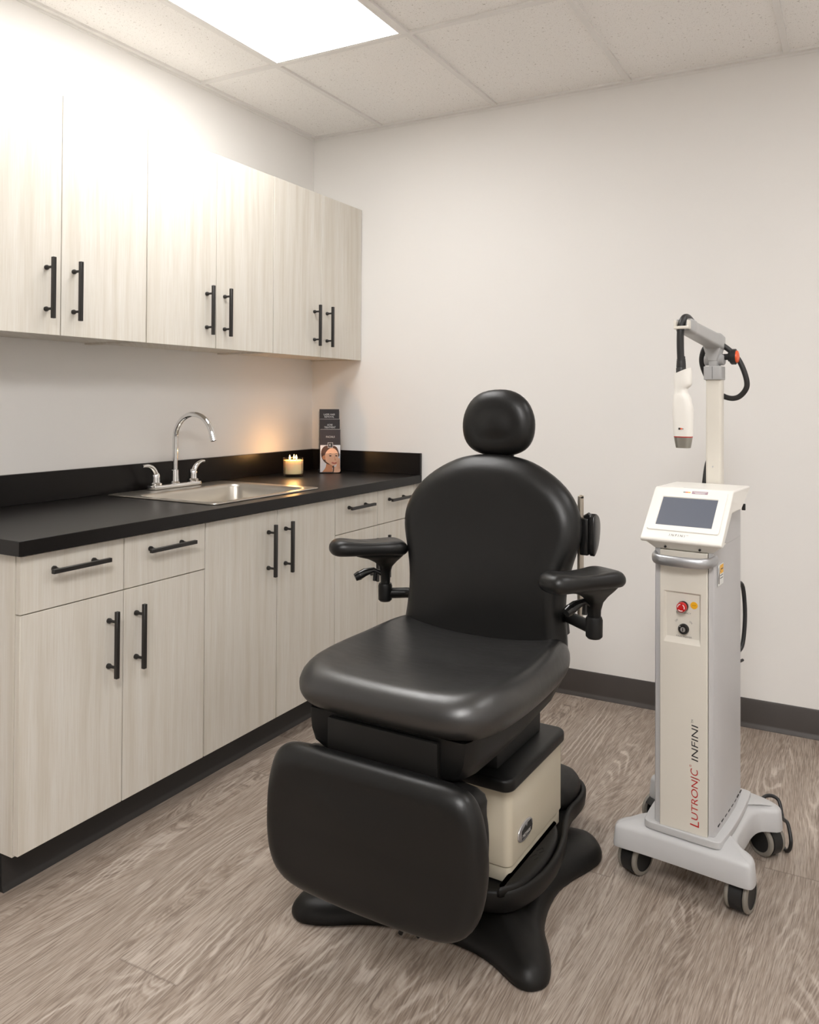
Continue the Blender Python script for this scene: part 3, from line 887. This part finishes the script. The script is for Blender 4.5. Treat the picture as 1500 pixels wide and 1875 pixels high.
# seat cushion
ol = [(0, -.437), (.12, -.436), (.195, -.428), (.243, -.392), (.266, -.33), (.275, -.24), (.276, -.14), (.272, -.04), (.264, .05), (.250, .11), (.215, .142), (0, .150)]
ol = spline(ol + [(-x, y) for x, y in reversed(ol[1:-1])], 3)
def seatF(u, v, w):
    z = .601 + w
    k = max(0, w) / .05
    edge = min(1, (abs(u) / .24)) ** 2.2
    z += k * (.007 * edge - .012 * (1 - edge) * max(0, min(1, (v + .40) / .22)))
    z += k * .010 * max(0, min(1, (v + .1) / .2)) * edge
    if v < -.30: z -= .010 * ((-.30 - v) / .137) ** 2 * k
    return (u, v, z)
cushion(ol, .049, .042, 0.004, seatF, 'seat_cushion', 'leather_seat', ch)
# backrest
hw = [(0, 1.122), (.06, 1.118), (.118, 1.104), (.182, 1.070), (.230, 1.028), (.258, .982), (.268, .940), (.265, .898), (.252, .855), (.240, .808), (.233, .755), (.236, .700), (.242, .650), (.244, .610), (.234, .575), (.205, .556), (.15, .550), (0, .548)]
ol = spline(hw + [(-x, z) for x, z in reversed(hw[1:-1])], 3)
def midy(z):
    pts = [(.55, .098), (.60, .102), (.95, .147), (1.25, .200)]
    for (a, ya), (b, yb) in zip(pts, pts[1:]):
        if z <= b: return ya + (yb - ya) * (z - a) / (b - a)
    return .2
def backF(u, v, w):
    k = max(0, w) / .045
    y = midy(v) - w
    y += -.010 * k * math.exp(-((v - .79) / .10) ** 2) + .010 * k * math.exp(-((v - .93) / .10) ** 2) * math.exp(-(u / .16) ** 2)
    y += .03 * k * max(0, (v - 1.03) / .09) ** 2 * 0.5
    return (u, y, v)
cushion(ol, .045, .048, 0.004, backF, 'backrest', 'leather', ch)
MB().prism(spline([(.19, 1.02), (.205, .92), (.19, .75), (.19, .62), (-.19, .62), (-.19, .75), (-.205, .92), (-.19, 1.02), (0, 1.06)], 4), .170, .215, 'Y', 0.014).xf(Matrix.Translation((0, .0, 0)) ).build('backrest_shell', 'plastic', ch)
# headrest
hd = [(.005, 1.306), (.05, 1.299), (.088, 1.272), (.108, 1.232), (.1115, 1.195), (.104, 1.160), (.082, 1.133), (.045, 1.118), (0, 1.114)]
ol = spline(hd + [(-x, z) for x, z in reversed(hd[1:-1])], 3)
cushion(ol, .034, .042, .009, lambda u, v, w: (u, .205 - w - .004 * (1.2 - v) / .1, v), 'headrest', 'leather', ch, crown_back=.002)
MB().box(-.03, .03, .238, .252, 1.00, 1.20, .003).build('headrest_post', 'plastic', ch)
# armrests: both pads are swung the same way on their pivots
for s, (cxp, cyp), (qx, qy), zq, deg in ((1, (.335, -.042), (.340, .032), .712, 62), (-1, (-.336, .048), (-.332, .128), .696, 46)):
    ang = rad(deg)
    ux, uy = math.sin(ang), -math.cos(ang)       # across
    vx, vy = math.cos(ang), math.sin(ang)        # along, tip to heel
    def L2W(u, v, z, cxp=cxp, cyp=cyp): return (cxp + u * ux + v * vx, cyp + u * uy + v * vy, z)
    half = [(0, -.118), (.028, -.113), (.043, -.094), (.047, -.060), (.046, -.02), (.049, .03), (.055, .065), (.051, .092), (.032, .108), (0, .112)]
    ol = spline(half + [(-x, y) for x, y in reversed(half[1:-1])], 3)
    def armF(u, v, w, L2W=L2W):
        k = u / .05
        up = max(0, w) / .021
        zz = .847 + w - .007 * up * (1 - k * k) * math.exp(-((v - .01) / .065) ** 2) - .010 * max(0, (v - .06) / .06) ** 2 + .004 * up * math.exp(-((v + .085) / .03) ** 2)
        return L2W(u, v, zz)
    pad = cushion(ol, .021, .020, 0.004, armF, 'armrest', 'leather', ch)
    pv_ = ((qx - cxp) * vx + (qy - cyp) * vy)
    pu_ = ((qx - cxp) * ux + (qy - cyp) * uy)
    br = MB(); rings = []
    for (t, z, v0, v1, hwid) in ((0, .832, -.060, .104, .036), (0, .822, -.040, .100, .033), (.2, .812, -.010, .092, .028), (.5, .797, .012, .078, .020), (.8, .780, .026, .064, .0165), (1, .760, .028, .058, .0155), (1, zq + .030, .030, .056, .0155)):
        vo = (pv_ - .043) * t; uo = pu_ * t
        rings.append([L2W(uo + x, vo + y, z) for x, y in rrect(-hwid, hwid, v0, v1, min(hwid, (v1 - v0) / 2) * .75, 4)])
    br.loft(rings, True, True)
    br.build('armrest_bracket', 'plastic', pad, angle=50)
    lv = MB()
    P = lambda u, v, z: L2W(pu_ + u, pv_ + v, z)
    lv.tube([P(0, -.012, zq + .060), P(0, -.036, zq + .072), P(0, -.062, zq + .066), P(0, -.078, zq + .058)], [.007, .008, .012, .013], 14)
    lv.tube([P(0, -.078, zq + .058), P(0, -.092, zq + .052)], [.014, .011], 14)
    lv.tube([P(0, -.030, zq + .066), P(0, -.032, zq + .040)], [.0065, .0065], 12)
    lv.build('release_lever', 'gloss_black', pad)
    MB().lathe([(.016, zq - .022), (.0205, zq - .017), (.0210, zq + .024), (.0185, zq + .031)], 24, (qx, qy, 0)).build('pivot_post', 'plastic', pad)
    MB().tube([(qx, qy, zq + .001), (qx - s * .05, qy + .04, zq + .001), (s * .20, .165, .705)], .0155, 16).build('support_bar', 'plastic', pad)
# metal side rails and clamp at the back
for s in (1, -1):
    rl = MB()
    yl = .200
    pp = [(s * .250, yl, .70), (s * .250, yl, .80), (s * .250, yl + .002, .95), (s * .252, yl + .006, 1.012)]
    rl.prism(spline([(yl - .014, .70), (yl - .014, .99), (yl - .010, 1.012), (yl, 1.020), (yl + .010, 1.012), (yl + .014, .99), (yl + .014, .70)], 3), s * .247 - .004, s * .247 + .004, 'X', 0.001)
    for z in (.76, .98): rl.box(min(s * .18, s * .246), max(s * .18, s * .246), yl - .004, yl + .004, z - .008, z + .008)
    rl.build('side_rail', 'rail', ch, 'metal side rail')
ck = MB()
ck.box(.252, .276, .175, .215, .862, .960, .004)
ck.prism(spline([(.178, .965), (.215, .966), (.232, .94), (.226, .90), (.205, .872), (.178, .868)], 3), .277, .292, 'X', 0.003)
ck.tube([(.262, .195, .958), (.276, .195, .967)], .010, 12)
ck.build('rail_clamp', 'gloss_black', ch)
# power cord tucked under the foot
MB().tube(spline([(-.035, -.262, .007), (-.025, -.262, .022), (-.005, -.255, .024), (.012, -.252, .008)], 6, False), .006, 10).build('cord_loop', 'cable', ch)
# ------------------------------------------------------------------ treatment machine on casters
mc = thing('treatment_machine', 'tall grey and white treatment machine with swing arm on casters beside the exam chair', 'machine', (2.085, -1.26, 0), rad(-5.5))
# base moulding
def bout(k=0.0):
    P = [(-.160, -.030), (-.10, -.028), (0, -.030), (.10, -.034), (.160, -.036), (.178, -.026), (.180, .008), (.165, .034), (.135, .060), (.121, .100), (.122, .17), (.126, .235), (.140, .272), (.176, .292), (.186, .312), (.180, .335), (.150, .358), (.09, .378), (0, .382)]
    L = [(-.09, .378), (-.150, .358), (-.180, .335), (-.186, .312), (-.176, .292), (-.140, .272), (-.126, .235), (-.122, .17), (-.121, .100), (-.135, .060), (-.165, .034), (-.178, .006), (-.176, -.022)]
    return P + L
bo = spline(bout(), 3)
rings = []
for d, z in ((0.006, 0.082), (0.001, 0.084), (0.0, 0.090), (0.004, 0.132), (0.007, 0.139), (0.013, 0.143), (0.022, 0.146)):
    rings.append([(p[0], p[1], z) for p in inset(bo, d)])
bi = inset(bo, .022)
for sc, z in ((.93, .149), (.82, .153), (.6, .155)):
    rings.append([((p[0]) * sc, (p[1] - .17) * sc + .17, z) for p in bi])
bs = MB().loft(rings, True, True).build('base', 'base_grey', mc, angle=35)
pl = spline([(-.092, -.006), (-.05, -.012), (0, -.014), (.05, -.016), (.094, -.012), (.101, .02), (.107, .10), (.107, .2), (.103, .30), (.09, .325), (0, .33), (-.09, .325), (-.103, .30), (-.107, .2), (-.107, .10), (-.101, .02)], 3)
MB().prism(pl, .148, .166, 'Z', .002).build('plinth', 'base_grey', bs)
# casters
def caster(x, y, a):
    R = .0445
    mb = MB()
    for s in (-1, 1):
        mb.lathe([(R - .012, s * .0285), (R - .005, s * .0285), (R - .001, s * .026), (R, s * .022), (R - .002, s * .0175), (R - .012, s * .0168)], 32, (0, 0, 0), 0, 'Y', False, False)
    for s in (-1, 1):
        mb.lathe([(.002, s * .0265), (.020, s * .027), (R - .0118, s * .0272), (R - .0118, s * .013)], 28, (0, 0, 0), 1, 'Y', cap0=True, cap1=True)
    rot = Matrix.Translation((x, y, R + .0005)) @ Matrix.Rotation(a, 4, 'Z') @ Matrix.Translation((-.014, 0, 0))
    mb.xf(rot)
    o = mb.build('caster', ['tyre', 'dark'], mc, None, angle=30)
    hb = MB()
    out = [(R * 1.0 * math.cos(t), R * 1.0 * math.sin(t)) for t in [rad(-48 + 196 * k / 16) for k in range(17)]]
    inn = [(.012 * math.cos(t), .012 * math.sin(t) - .004) for t in [rad(148 - 166 * k / 6) for k in range(7)]]
    hb.prism(out + inn, -.0158, .0158, 'Y')
    hb.lathe([(.010, R * .7), (.010, R * 1.0 - .006)], 14, (.014, 0, 0))
    hb.box(.0, .028, -.012, .012, R - .014, R - .004)
    hb.xf(rot)
    hb.build('caster_housing', 'dark', o)
caster(-.138, .020, rad(252)); caster(.138, .006, rad(264)); caster(.152, .322, rad(330)); caster(-.150, .322, rad(60))
# column: grey body, slightly bowed plan
cx0, cx1 = -.0745, .081
def colring(z, ins=0.0):
    P = [(cx0 + .004, .004), (cx0, .012), (cx0 - .004, .10), (cx0 - .006, .20), (cx0, .286), (cx0 + .012, .298), (0.003, .300), (cx1 - .012, .298), (cx1, .286), (cx1 + .006, .20), (cx1 + .004, .10), (cx1, .012), (cx1 - .004, .004), (.066, .002), (.066, .012), (-.058, .012), (-.058, .002)]
    return [(p[0], p[1], z) for p in P]
cb = MB().loft([colring(.1665), colring(.898)], True, True)
cb.loft([[(p[0], max(p[1], y0), z) for p in colring(z)] for z, y0 in ((.8985, .002), (.930, .004), (.982, .062))], True, True)
col = cb.build('column', 'machine_grey', mc, angle=35)
vt = MB()
for k in range(8):
    y = .03 + k * .032
    xx = cx1 + .0005 + .0048 * math.sin(min(1, y / .2) * PI / 2)
    vt.box(xx - .001, xx + .0008, y, y + .018, .183, .1865)
vt.build('vent_slots', 'dark', col)
# front panel, bowed slightly, with recess
FPm = MB()
px0, px1, pz0, pz1 = -.0565, .0645, .1655, .885
rx0, rx1, rz0, rz1 = -.0455, .0475, .649, .779
yf = -.006
def pv(x, z, y=yf): return FPm.bm.verts.new((x, y, z))
o4 = [(px0, pz0), (px1, pz0), (px1, pz1), (px0, pz1)]
xs_ = [px0, rx0, rx1, px1]; zs_ = [pz0, rz0, rz1, pz1]
gr = [[FPm.bm.verts.new((x, yf, z)) for z in zs_] for x in xs_]
for i in range(3):
    for j in range(3):
        if (i, j) != (1, 1):
            FPm.bm.faces.new((gr[i][j], gr[i + 1][j], gr[i + 1][j + 1], gr[i][j + 1]))
dpt = .006
ri = [FPm.bm.verts.new(p) for p in ((rx0 + .004, yf + dpt, rz0 + .012), (rx1 - .003, yf + dpt, rz0 + .012), (rx1 - .003, yf + dpt, rz1 - .003), (rx0 + .004, yf + dpt, rz1 - .003))]
ro = [gr[1][1], gr[2][1], gr[2][2], gr[1][2]]
for i in range(4):
    FPm.bm.faces.new((ro[i], ro[(i + 1) % 4], ri[(i + 1) % 4], ri[i]))
FPm.bm.faces.new(ri)
per = [gr[0][0], gr[1][0], gr[2][0], gr[3][0], gr[3][1], gr[3][2], gr[3][3], gr[2][3], gr[1][3], gr[0][3], gr[0][2], gr[0][1]]
bk = [FPm.bm.verts.new((v.co.x, .0115, v.co.z)) for v in per]
for i in range(12):
    FPm.bm.faces.new((per[i], per[(i + 1) % 12], bk[(i + 1) % 12], bk[i]))
fp = FPm.build('front_panel', 'panel_white', mc, angle=25)
md = fp.modifiers.new('edge', 'BEVEL'); md.width = .0015; md.segments = 2; md.limit_method = 'ANGLE'; md.angle_limit = rad(50)
yr = yf + dpt
eb = MB()
eb.lathe([(.0125, yr - .001), (.0135, yr - .008)], 28, (.0035, 0, .7435), 1, 'Y')
eb.lathe([(.0105, yr - .008), (.0125, yr - .011), (.0125, yr - .022), (.0110, yr - .0245)], 28, (.0035, 0, .7435), 0, 'Y')
for k in range(3):
    a0 = rad(100 + 120 * k)
    pts = [(.0035 + .0085 * math.cos(a0 + rad(t)), yr - .0248, .7435 + .0085 * math.sin(a0 + rad(t))) for t in range(0, 81, 10)]
    eb.tube(pts, .0011, 6, mi=2)
eb.build('emergency_button', ['red', 'dark', 'text_white'], fp, 'red round emergency stop button')
ky = MB()
ky.lathe([(.0135, yr - .001), (.0135, yr - .008), (.0115, yr - .011)], 28, (.0045, 0, .6845), 0, 'Y')
ky.lathe([(.0065, yr - .010), (.0062, yr - .0125)], 20, (.0045, 0, .6845), 1, 'Y')
ky.box(.0035, .0055, yr - .0132, yr - .0124, .680, .689, mi=0)
ky.box(-.0045, -.0015, yr - .0118, yr - .0108, .6905, .6935, mi=1)
ky.build('key_switch', ['gloss_black', 'badge'], fp, 'black key switch')
MB().lathe([(.0092, yr - .0002), (.0092, yr - .0008)], 28, (.0300, 0, .7480), 0, 'Y').build('amber_sticker', 'yellow', fp, 'round amber sticker')
FX, FZ = (1, 0, 0), (0, 0, 1)
def ftext(s, x, z, L, Hh, mat, y, par, ang=0, shear=0.0):
    c_, s_ = math.cos(rad(ang)), math.sin(rad(ang))
    return text_obj(s, L, Hh, frame((x, y, z), (c_, 0, s_), (-s_, 0, c_), (0, -1, 0)), 'lettering', mat, par, shear)
ls = [ftext('EMERGENCY', -.0155, .7235, .038, .0040, 'text_grey', yr - .0004, fp),
      ftext('MAIN POWER', -.0155, .6620, .040, .0042, 'text_grey', yr - .0004, fp),
      ftext('OFF', -.0165, .6985, .009, .0045, 'text_grey', yr - .0004, fp, 42),
      ftext('ON', .0175, .7040, .008, .0045, 'text_grey', yr - .0004, fp, -42),
      ftext('STOP', .0255, .7470, .009, .0022, 'text_black', yr - .0010, fp)]
join_meshes(ls, 'lettering', fp)
# vertical lettering on the front panel (reads upwards)
def vtext(s, z, L, Hh, xb, mat):
    return text_obj(s, L, Hh, frame((xb, yf - .0004, z), (0, 0, 1), (-1, 0, 0), (0, -1, 0)), 'lettering', mat, fp, 0.12)
xb = .0425
ls = [vtext('L', .185, .0155, .0225, xb + .002, 'text_red'), vtext('UTRONI', .2025, .1090, .0165, xb - .001, 'text_red'),
      vtext('C', .3150, .0170, .0185, xb - .001, 'text_red'), vtext('J', .3045, .0065, .0230, xb + .0035, 'text_red')]
ls2 = [vtext('INFINI', .3520, .0920, .0165, xb - .0005, 'text_black'), vtext('TM', .4475, .0095, .0050, xb - .0125, 'text_black')]
ls3 = [vtext('R', .3370, .0022, .0026, xb - .0185, 'text_red')]
rg = MB().tube([(xb - .0198 + .0026 * math.cos(a), yf - .0004, .3381 + .0026 * math.sin(a)) for a in [2 * PI * k / 16 for k in range(17)]], .0003, 4).build('lettering', 'text_red', fp)
join_meshes(ls + ls3 + [rg], 'red_lettering', fp)
join_meshes(ls2, 'black_lettering', fp)
# sticker on the right side of the column
sx = cx1 + .0028
sk_ = MB()
sk_.box(sx, sx + .0008, .022, .076, .800, .853, mi=0)
sk_.box(sx + .0008, sx + .0012, .040, .074, .829, .851, mi=1)
sk_.box(sx + .0012, sx + .0015, .048, .070, .839, .8415, mi=2)
sk_.prism([(.041, .833), (.0475, .833), (.0442, .841)], sx + .0012, sx + .0015, 'X', mi=2)
sk_.prism([(.024, .806), (.034, .804), (.036, .826), (.032, .838), (.035, .848), (.030, .838), (.026, .848), (.027, .832), (.023, .822)], sx + .0008, sx + .0012, 'X', mi=3)
for z in (.823, .816): sk_.box(sx + .0008, sx + .0011, .041, .070, z, z + .0018, mi=2)
sk_.build('warning_label', ['sticker_white', 'yellow', 'text_black', 'text_grey'], col, 'yellow and white warning sticker')
# silver handle bar around the front
hp = [(-.078, .030, .868), (-.0785, .010, .866), (-.0775, -.008, .864)] 
arc = spline([(-.0700, -.008, .865), (-.062, -.026, .864), (-.040, -.037, .863), (0.003, -.041, .863), (.046, -.037, .863), (.068, -.026, .864), (.0760, -.008, .865), (.0790, .020, .867)], 5, False)
hd_ = MB()
ring = []
pts = [Vector(p) for p in [(-.0730, .025, .867)] + arc]
rr_ = []
for i, p in enumerate(pts):
    a = pts[max(i - 1, 0)]; b = pts[min(i + 1, len(pts) - 1)]
    d = (b - a).normalized(); nn = Vector((d.y, -d.x, 0)).normalized()
    rr_.append([p + nn * (.0075 * math.cos(t)) + Vector((0, 0, .0135 * math.sin(t))) for t in [2 * PI * k / 18 for k in range(18)]])
hd_.loft(rr_, True, True)
hd_.build('push_handle', 'handle_silver', mc, 'curved silver push handle', angle=0)
# screen head: wedge
hdw = .1035
sp_ = [(-.034, .918), (.089, 1.034), (.098, 1.0385), (.285, 1.0370), (.292, 1.0345), (.288, 1.030), (.190, .985), (.180, .982), (.078, .982), (-.012, .906), (-.028, .906), (-.035, .911)]
hb_ = MB().prism(sp_, -hdw + .003, hdw + .003, 'X', .0)
# tapered underside neck
rings = [[(x, y, .909) for x, y in ((-.094, -.024), (.100, -.024), (.100, .05), (-.094, .05))], [(x, y, .886) for x, y in ((-.071, .0005), (.077, .0005), (.077, .05), (-.071, .05))]]
hb_.loft(rings, True, True, sm=False)
head = hb_.build('screen_head', 'head_white', mc, angle=20)
md = head.modifiers.new('edge', 'BEVEL'); md.width = .005; md.segments = 3; md.limit_method = 'ANGLE'; md.angle_limit = rad(24)
hn = MB()
for x in (-.040, .048):
    MB().lathe([(.003, -.0125), (.003, -.0165)], 12, (x, 0, .8945), axis='Y').build('screw_recess', 'dark', head)
# screen plane frame: origin at lower lip, v up the slope
A = Vector((0, -.034, .918)); B = Vector((0, .089, 1.034))
V = (B - A).normalized(); LV = (B - A).length
N = Vector((1, 0, 0)).cross(V).normalized()
if N.y > 0: N = -N
fm = frame(A, (1, 0, 0), V, N)
bz = MB()
def ring2(x0, x1, v0, v1, r, w): return [(p[0], p[1], w) for p in rrect(x0, x1, v0, v1, r, 4)]
cxh = .003
o1 = ring2(cxh - .093, cxh + .092, .026, LV - .001, .006, .0002)
o2 = ring2(cxh - .092, cxh + .091, .027, LV - .002, .006, .0032)
i2 = ring2(cxh - .074, cxh + .072, .043, .043 + .098, .001, .0032)
i1 = ring2(cxh - .0725, cxh + .0705, .0445, .043 + .0965, .001, .0006)
bz.loft([o1, o2, i2, i1], False, False, sm=True)
bz.xf(fm)
bzo = bz.build('screen_bezel', 'head_white', head, angle=30)
MB().box(cxh - .0735, cxh + .0715, .0435, .0430 + .0975, .0003, .0009).xf(fm).build('display_screen', 'screen', head, 'dark grey display screen')
st_ = MB()
st_.box(cxh + .000, cxh + .041, LV - .0140, LV - .0045, .0032, .0036, mi=0)
st_.box(cxh + .003, cxh + .038, LV - .0085, LV - .0072, .0036, .0038, mi=3)
st_.box(cxh + .008, cxh + .034, LV - .0122, LV - .0108, .0036, .0038, mi=3)
st_.box(cxh - .023, cxh - .017, LV - .0115, LV - .0085, .0032, .0035, mi=4)
st_.box(cxh - .017, cxh - .011, LV - .0115, LV - .0085, .0032, .0035, mi=2)
st_.box(cxh - .011, cxh - .004, LV - .0115, LV - .0085, .0032, .0035, mi=1)
st_.xf(fm)
st_.build('bezel_stickers', ['mauve', 'yellow', 'orange', 'sticker_white', 'text_grey'], bzo)
t1 = text_obj('I N F I N I', .040, .0075, fm @ Matrix.Translation((cxh - .030, .010, .0006)), 'lettering', 'text_black', head, .12)
t2 = text_obj('TM', .005, .0028, fm @ Matrix.Translation((cxh + .013, .0150, .0006)), 'lettering', 'text_grey', head)
t2.name = 'trademark_sign'
# top seam line and rear hardware
MB().box(-.03, .028, .115, .1165, 1.0383, 1.0388).build('head_seam', 'machine_grey', head)
MB().box(.083, .092, .292, .300, .966, .984, .001).build('rear_latch', 'dark', mc)
rw = MB()
rw.tube(spline([(.070, .302, .76), (.078, .330, .74), (.082, .338, .66), (.078, .328, .58), (.070, .302, .56)], 5, False), .006, 10)
MB().tube([(.076, .300, .535), (.080, .318, .535)], .004, 10).build('rear_hook', 'dark', mc)
rw.build('rear_cable', 'cable', mc)
# pole
po = MB()
po.prism(rrect(-.0195, .0250, .300, .338, .008, 4), .92, 1.338, 'Z', .0)
pole = po.build('pole', 'panel_white', mc, angle=30)
MB().lathe([(.0025, .3005), (.0022, .2990)], 12, (.001, 0, 1.085), axis='Y').build('pole_screw', 'badge', pole)
# joint block
jt = MB()
jt.prism(rrect(-.0240, .0270, .292, .345, .007, 4), 1.3375, 1.377, 'Z', .002)
jt.lathe([(.013, -.0265), (.016, -.024), (.016, -.006), (.010, -.005), (.010, .007), (.016, .009), (.016, .0275), (.013, .030)], 28, (0.001, .318, 1.396), axis='X')
jt.box(-.010, .015, .296, .340, 1.375, 1.402, .004)
jt.prism([(-.012, 1.392), (.014, 1.392), (.024, 1.432), (.020, 1.448), (-.022, 1.448), (-.026, 1.436)], .294, .342, 'Y', .003)
joint = jt.build('arm_joint', 'joint_grey', mc, 'grey pivot joint')
jg = MB(); jg.box(.0012, .0020, .2914, .2925, 1.340, 1.376)
jg.build('joint_seam', 'dark', joint)
# swing arm reaching forward
am = MB()
rings = []
for (y, zc, hw_, hh_) in ((.352, 1.444, .018, .016), (.345, 1.446, .024, .022), (.300, 1.450, .0255, .0235), (.285, 1.452, .0225, .020), (.150, 1.462, .0215, .0185), (.060, 1.469, .0205, .0175), (.050, 1.4695, .0225, .0190), (.012, 1.473, .0220, .0180), (.004, 1.474, .018, .014)):
    rings.append([(.002 + x, y, zc + z) for x, z in rrect(-hw_, hw_, -hh_, hh_, hh_ * .38, 4)])
am.loft(rings, True, True)
arm = am.build('swing_arm', 'joint_grey', mc, 'pale grey swing arm', angle=30)
hk = MB()
hk.box(-.018, -.012, -.020, .02, 1.462, 1.486, .003); hk.box(.014, .020, -.016, .02, 1.462, 1.486, .003)
hk.box(-.018, .020, -.020, -.014, 1.462, 1.470, .002)
hk.build('cable_guide', 'panel_white', arm)
# clamp knob with orange cap
kb = MB()
kb.lathe([(.009, .024), (.009, .040), (.0135, .041), (.0135, .050)], 20, (0, .318, 1.404), 0, 'X')
n = 24
rk = lambda h, r: [(h, .318 + (r + (.0012 if k % 3 == 0 else 0)) * math.cos(2 * PI * k / n), 1.404 + (r + (.0012 if k % 3 == 0 else 0)) * math.sin(2 * PI * k / n)) for k in range(n)]
kb.loft([rk(.046, .018), rk(.050, .0215), rk(.062, .0215), rk(.063, .020)], True, True)
kn = kb.build('clamp_knob', 'dark', joint, 'black clamp knob')
MB().lathe([(.018, .0632), (.017, .067), (.010, .0695), (.001, .070)], 24, (0, .318, 1.404), axis='X').build('knob_cap', 'orange', kn, 'orange knob cap') if False else MB().lathe([(.018, .0630), (.017, .067), (.010, .0695), (.001, .070)], 24, (0, .318, 1.404), axis='X').build('knob_cap', 'orange', joint, 'orange knob cap')
# hose
hx_, hy_ = .0, .0
cbm = MB()
cbm.tube(spline([(-.003, -.004, 1.375), (-.004, -.006, 1.42), (-.003, -.006, 1.462), (.001, .006, 1.490), (.003, .035, 1.496), (.004, .075, 1.486)], 7, False), .0092, 14)
cbm.build('hose', 'cable', mc, 'black hose', angle=0)
cbm = MB()
cbm.tube(spline([(-.010, .332, 1.446), (-.032, .340, 1.432), (-.042, .345, 1.400), (-.036, .350, 1.365), (-.018, .352, 1.330), (.010, .354, 1.296), (.040, .350, 1.284), (.066, .345, 1.290), (.086, .340, 1.316), (.084, .335, 1.350), (.066, .333, 1.395), (.040, .335, 1.424), (.020, .335, 1.440)], 7, False), .0078, 14)
cbm.tube(spline([(.010, .350, 1.296), (.002, .350, 1.22), (-.004, .346, 1.14), (-.022, .335, 1.09), (-.028, .325, 1.03)], 6, False), .0078, 12)
cbm.build('hose', 'cable', mc, 'black hose', angle=0)
# handpiece
hp_ = MB()
prof = [  # z, x left, x right, half depth
    (1.1835, -.0215, .0262, .0185), (1.200, -.0225, .0270, .0195), (1.253, -.0250, .0272, .0205), (1.280, -.0240, .0220, .0200), (1.300, -.0205, .0130, .0175),
    (1.308, -.0200, .0125, .0172), (1.316, -.0215, .0235, .0185), (1.328, -.0222, .0238, .0190), (1.345, -.0220, .0225, .0190)]
zs = [p[0] for p in prof]
def itp(z, k):
    for a, b in zip(prof, prof[1:]):
        if z <= b[0]:
            t = (z - a[0]) / (b[0] - a[0]); t = t * t * (3 - 2 * t)
            return a[k] + (b[k] - a[k]) * t
    return prof[-1][k]
rings = []
N_ = 30
for i in range(N_ + 1):
    z = prof[0][0] + (1.345 - prof[0][0]) * i / N_
    xl, xr, hd2 = itp(z, 1), itp(z, 2), itp(z, 3)
    cxx, rx = (xl + xr) / 2, (xr - xl) / 2
    ring = []
    for k in range(28):
        a = 2 * PI * k / 28
        c_, s_ = math.cos(a), math.sin(a)
        x = cxx + rx * math.copysign(abs(c_) ** .75, c_)
        sl = 0.40 * (x + .02) * max(0, (i - N_ + 5)) / 5
        ring.append((x, hd2 * math.copysign(abs(s_) ** .75, s_), z + sl))
    rings.append(ring)
hp_.loft(rings, True, True)
hpo = hp_.build('handpiece', 'head_white', mc, 'white handpiece', angle=50)
MB().lathe([(.0125, 1.348), (.0130, 1.360), (.0120, 1.362), (.0118, 1.364), (.0124, 1.366), (.0116, 1.368), (.0122, 1.370), (.0114, 1.372), (.0120, 1.374), (.0112, 1.376), (.0116, 1.379), (.0108, 1.381), (.0112, 1.384), (.0102, 1.386), (.0104, 1.390), (.0094, 1.392)], 20, (-.003, -.002, 0)).build('strain_relief', 'cable', hpo)
tp = MB()
def er(z, rx, ry, cx_=.0023): return [(cx_ + rx * math.copysign(abs(math.cos(2 * PI * k / 28)) ** .8, math.cos(2 * PI * k / 28)), ry * math.copysign(abs(math.sin(2 * PI * k / 28)) ** .8, math.sin(2 * PI * k / 28)), z) for k in range(28)]
tp.loft([er(1.1832, .0236, .0182), er(1.1808, .0232, .0180)], True, True, mi=1)
tp.loft([er(1.1808, .0232, .0180), er(1.168, .0212, .0170), er(1.1535, .0185, .0152), er(1.1530, .0165, .0135), er(1.160, .0150, .0120)], True, True, mi=0)
tp.build('nozzle', ['nozzle', 'text_red'], hpo, 'grey metal nozzle tip', angle=30)
mk = MB()
mk.box(-.0045, .0005, -.0210, -.0203, 1.2010, 1.2060, mi=0); mk.box(.0005, .0055, -.0209, -.0202, 1.2020, 1.2050, mi=1); mk.box(.0055, .0085, -.0207, -.020, 1.2022, 1.2044, mi=2)
mk.build('handpiece_mark', ['text_black', 'orange', 'text_grey'], hpo)
# power cord trailing behind the rear caster
MB().tube(spline([(.10, .36, .10), (.12, .43, .115), (.15, .45, .105), (.168, .42, .07), (.190, .37, .080), (.203, .34, .045), (.190, .36, .008), (.16, .40, .006), (.10, .41, .006), (.02, .42, .006)], 7, False), .0052, 10).build('power_cord', 'cable', mc)
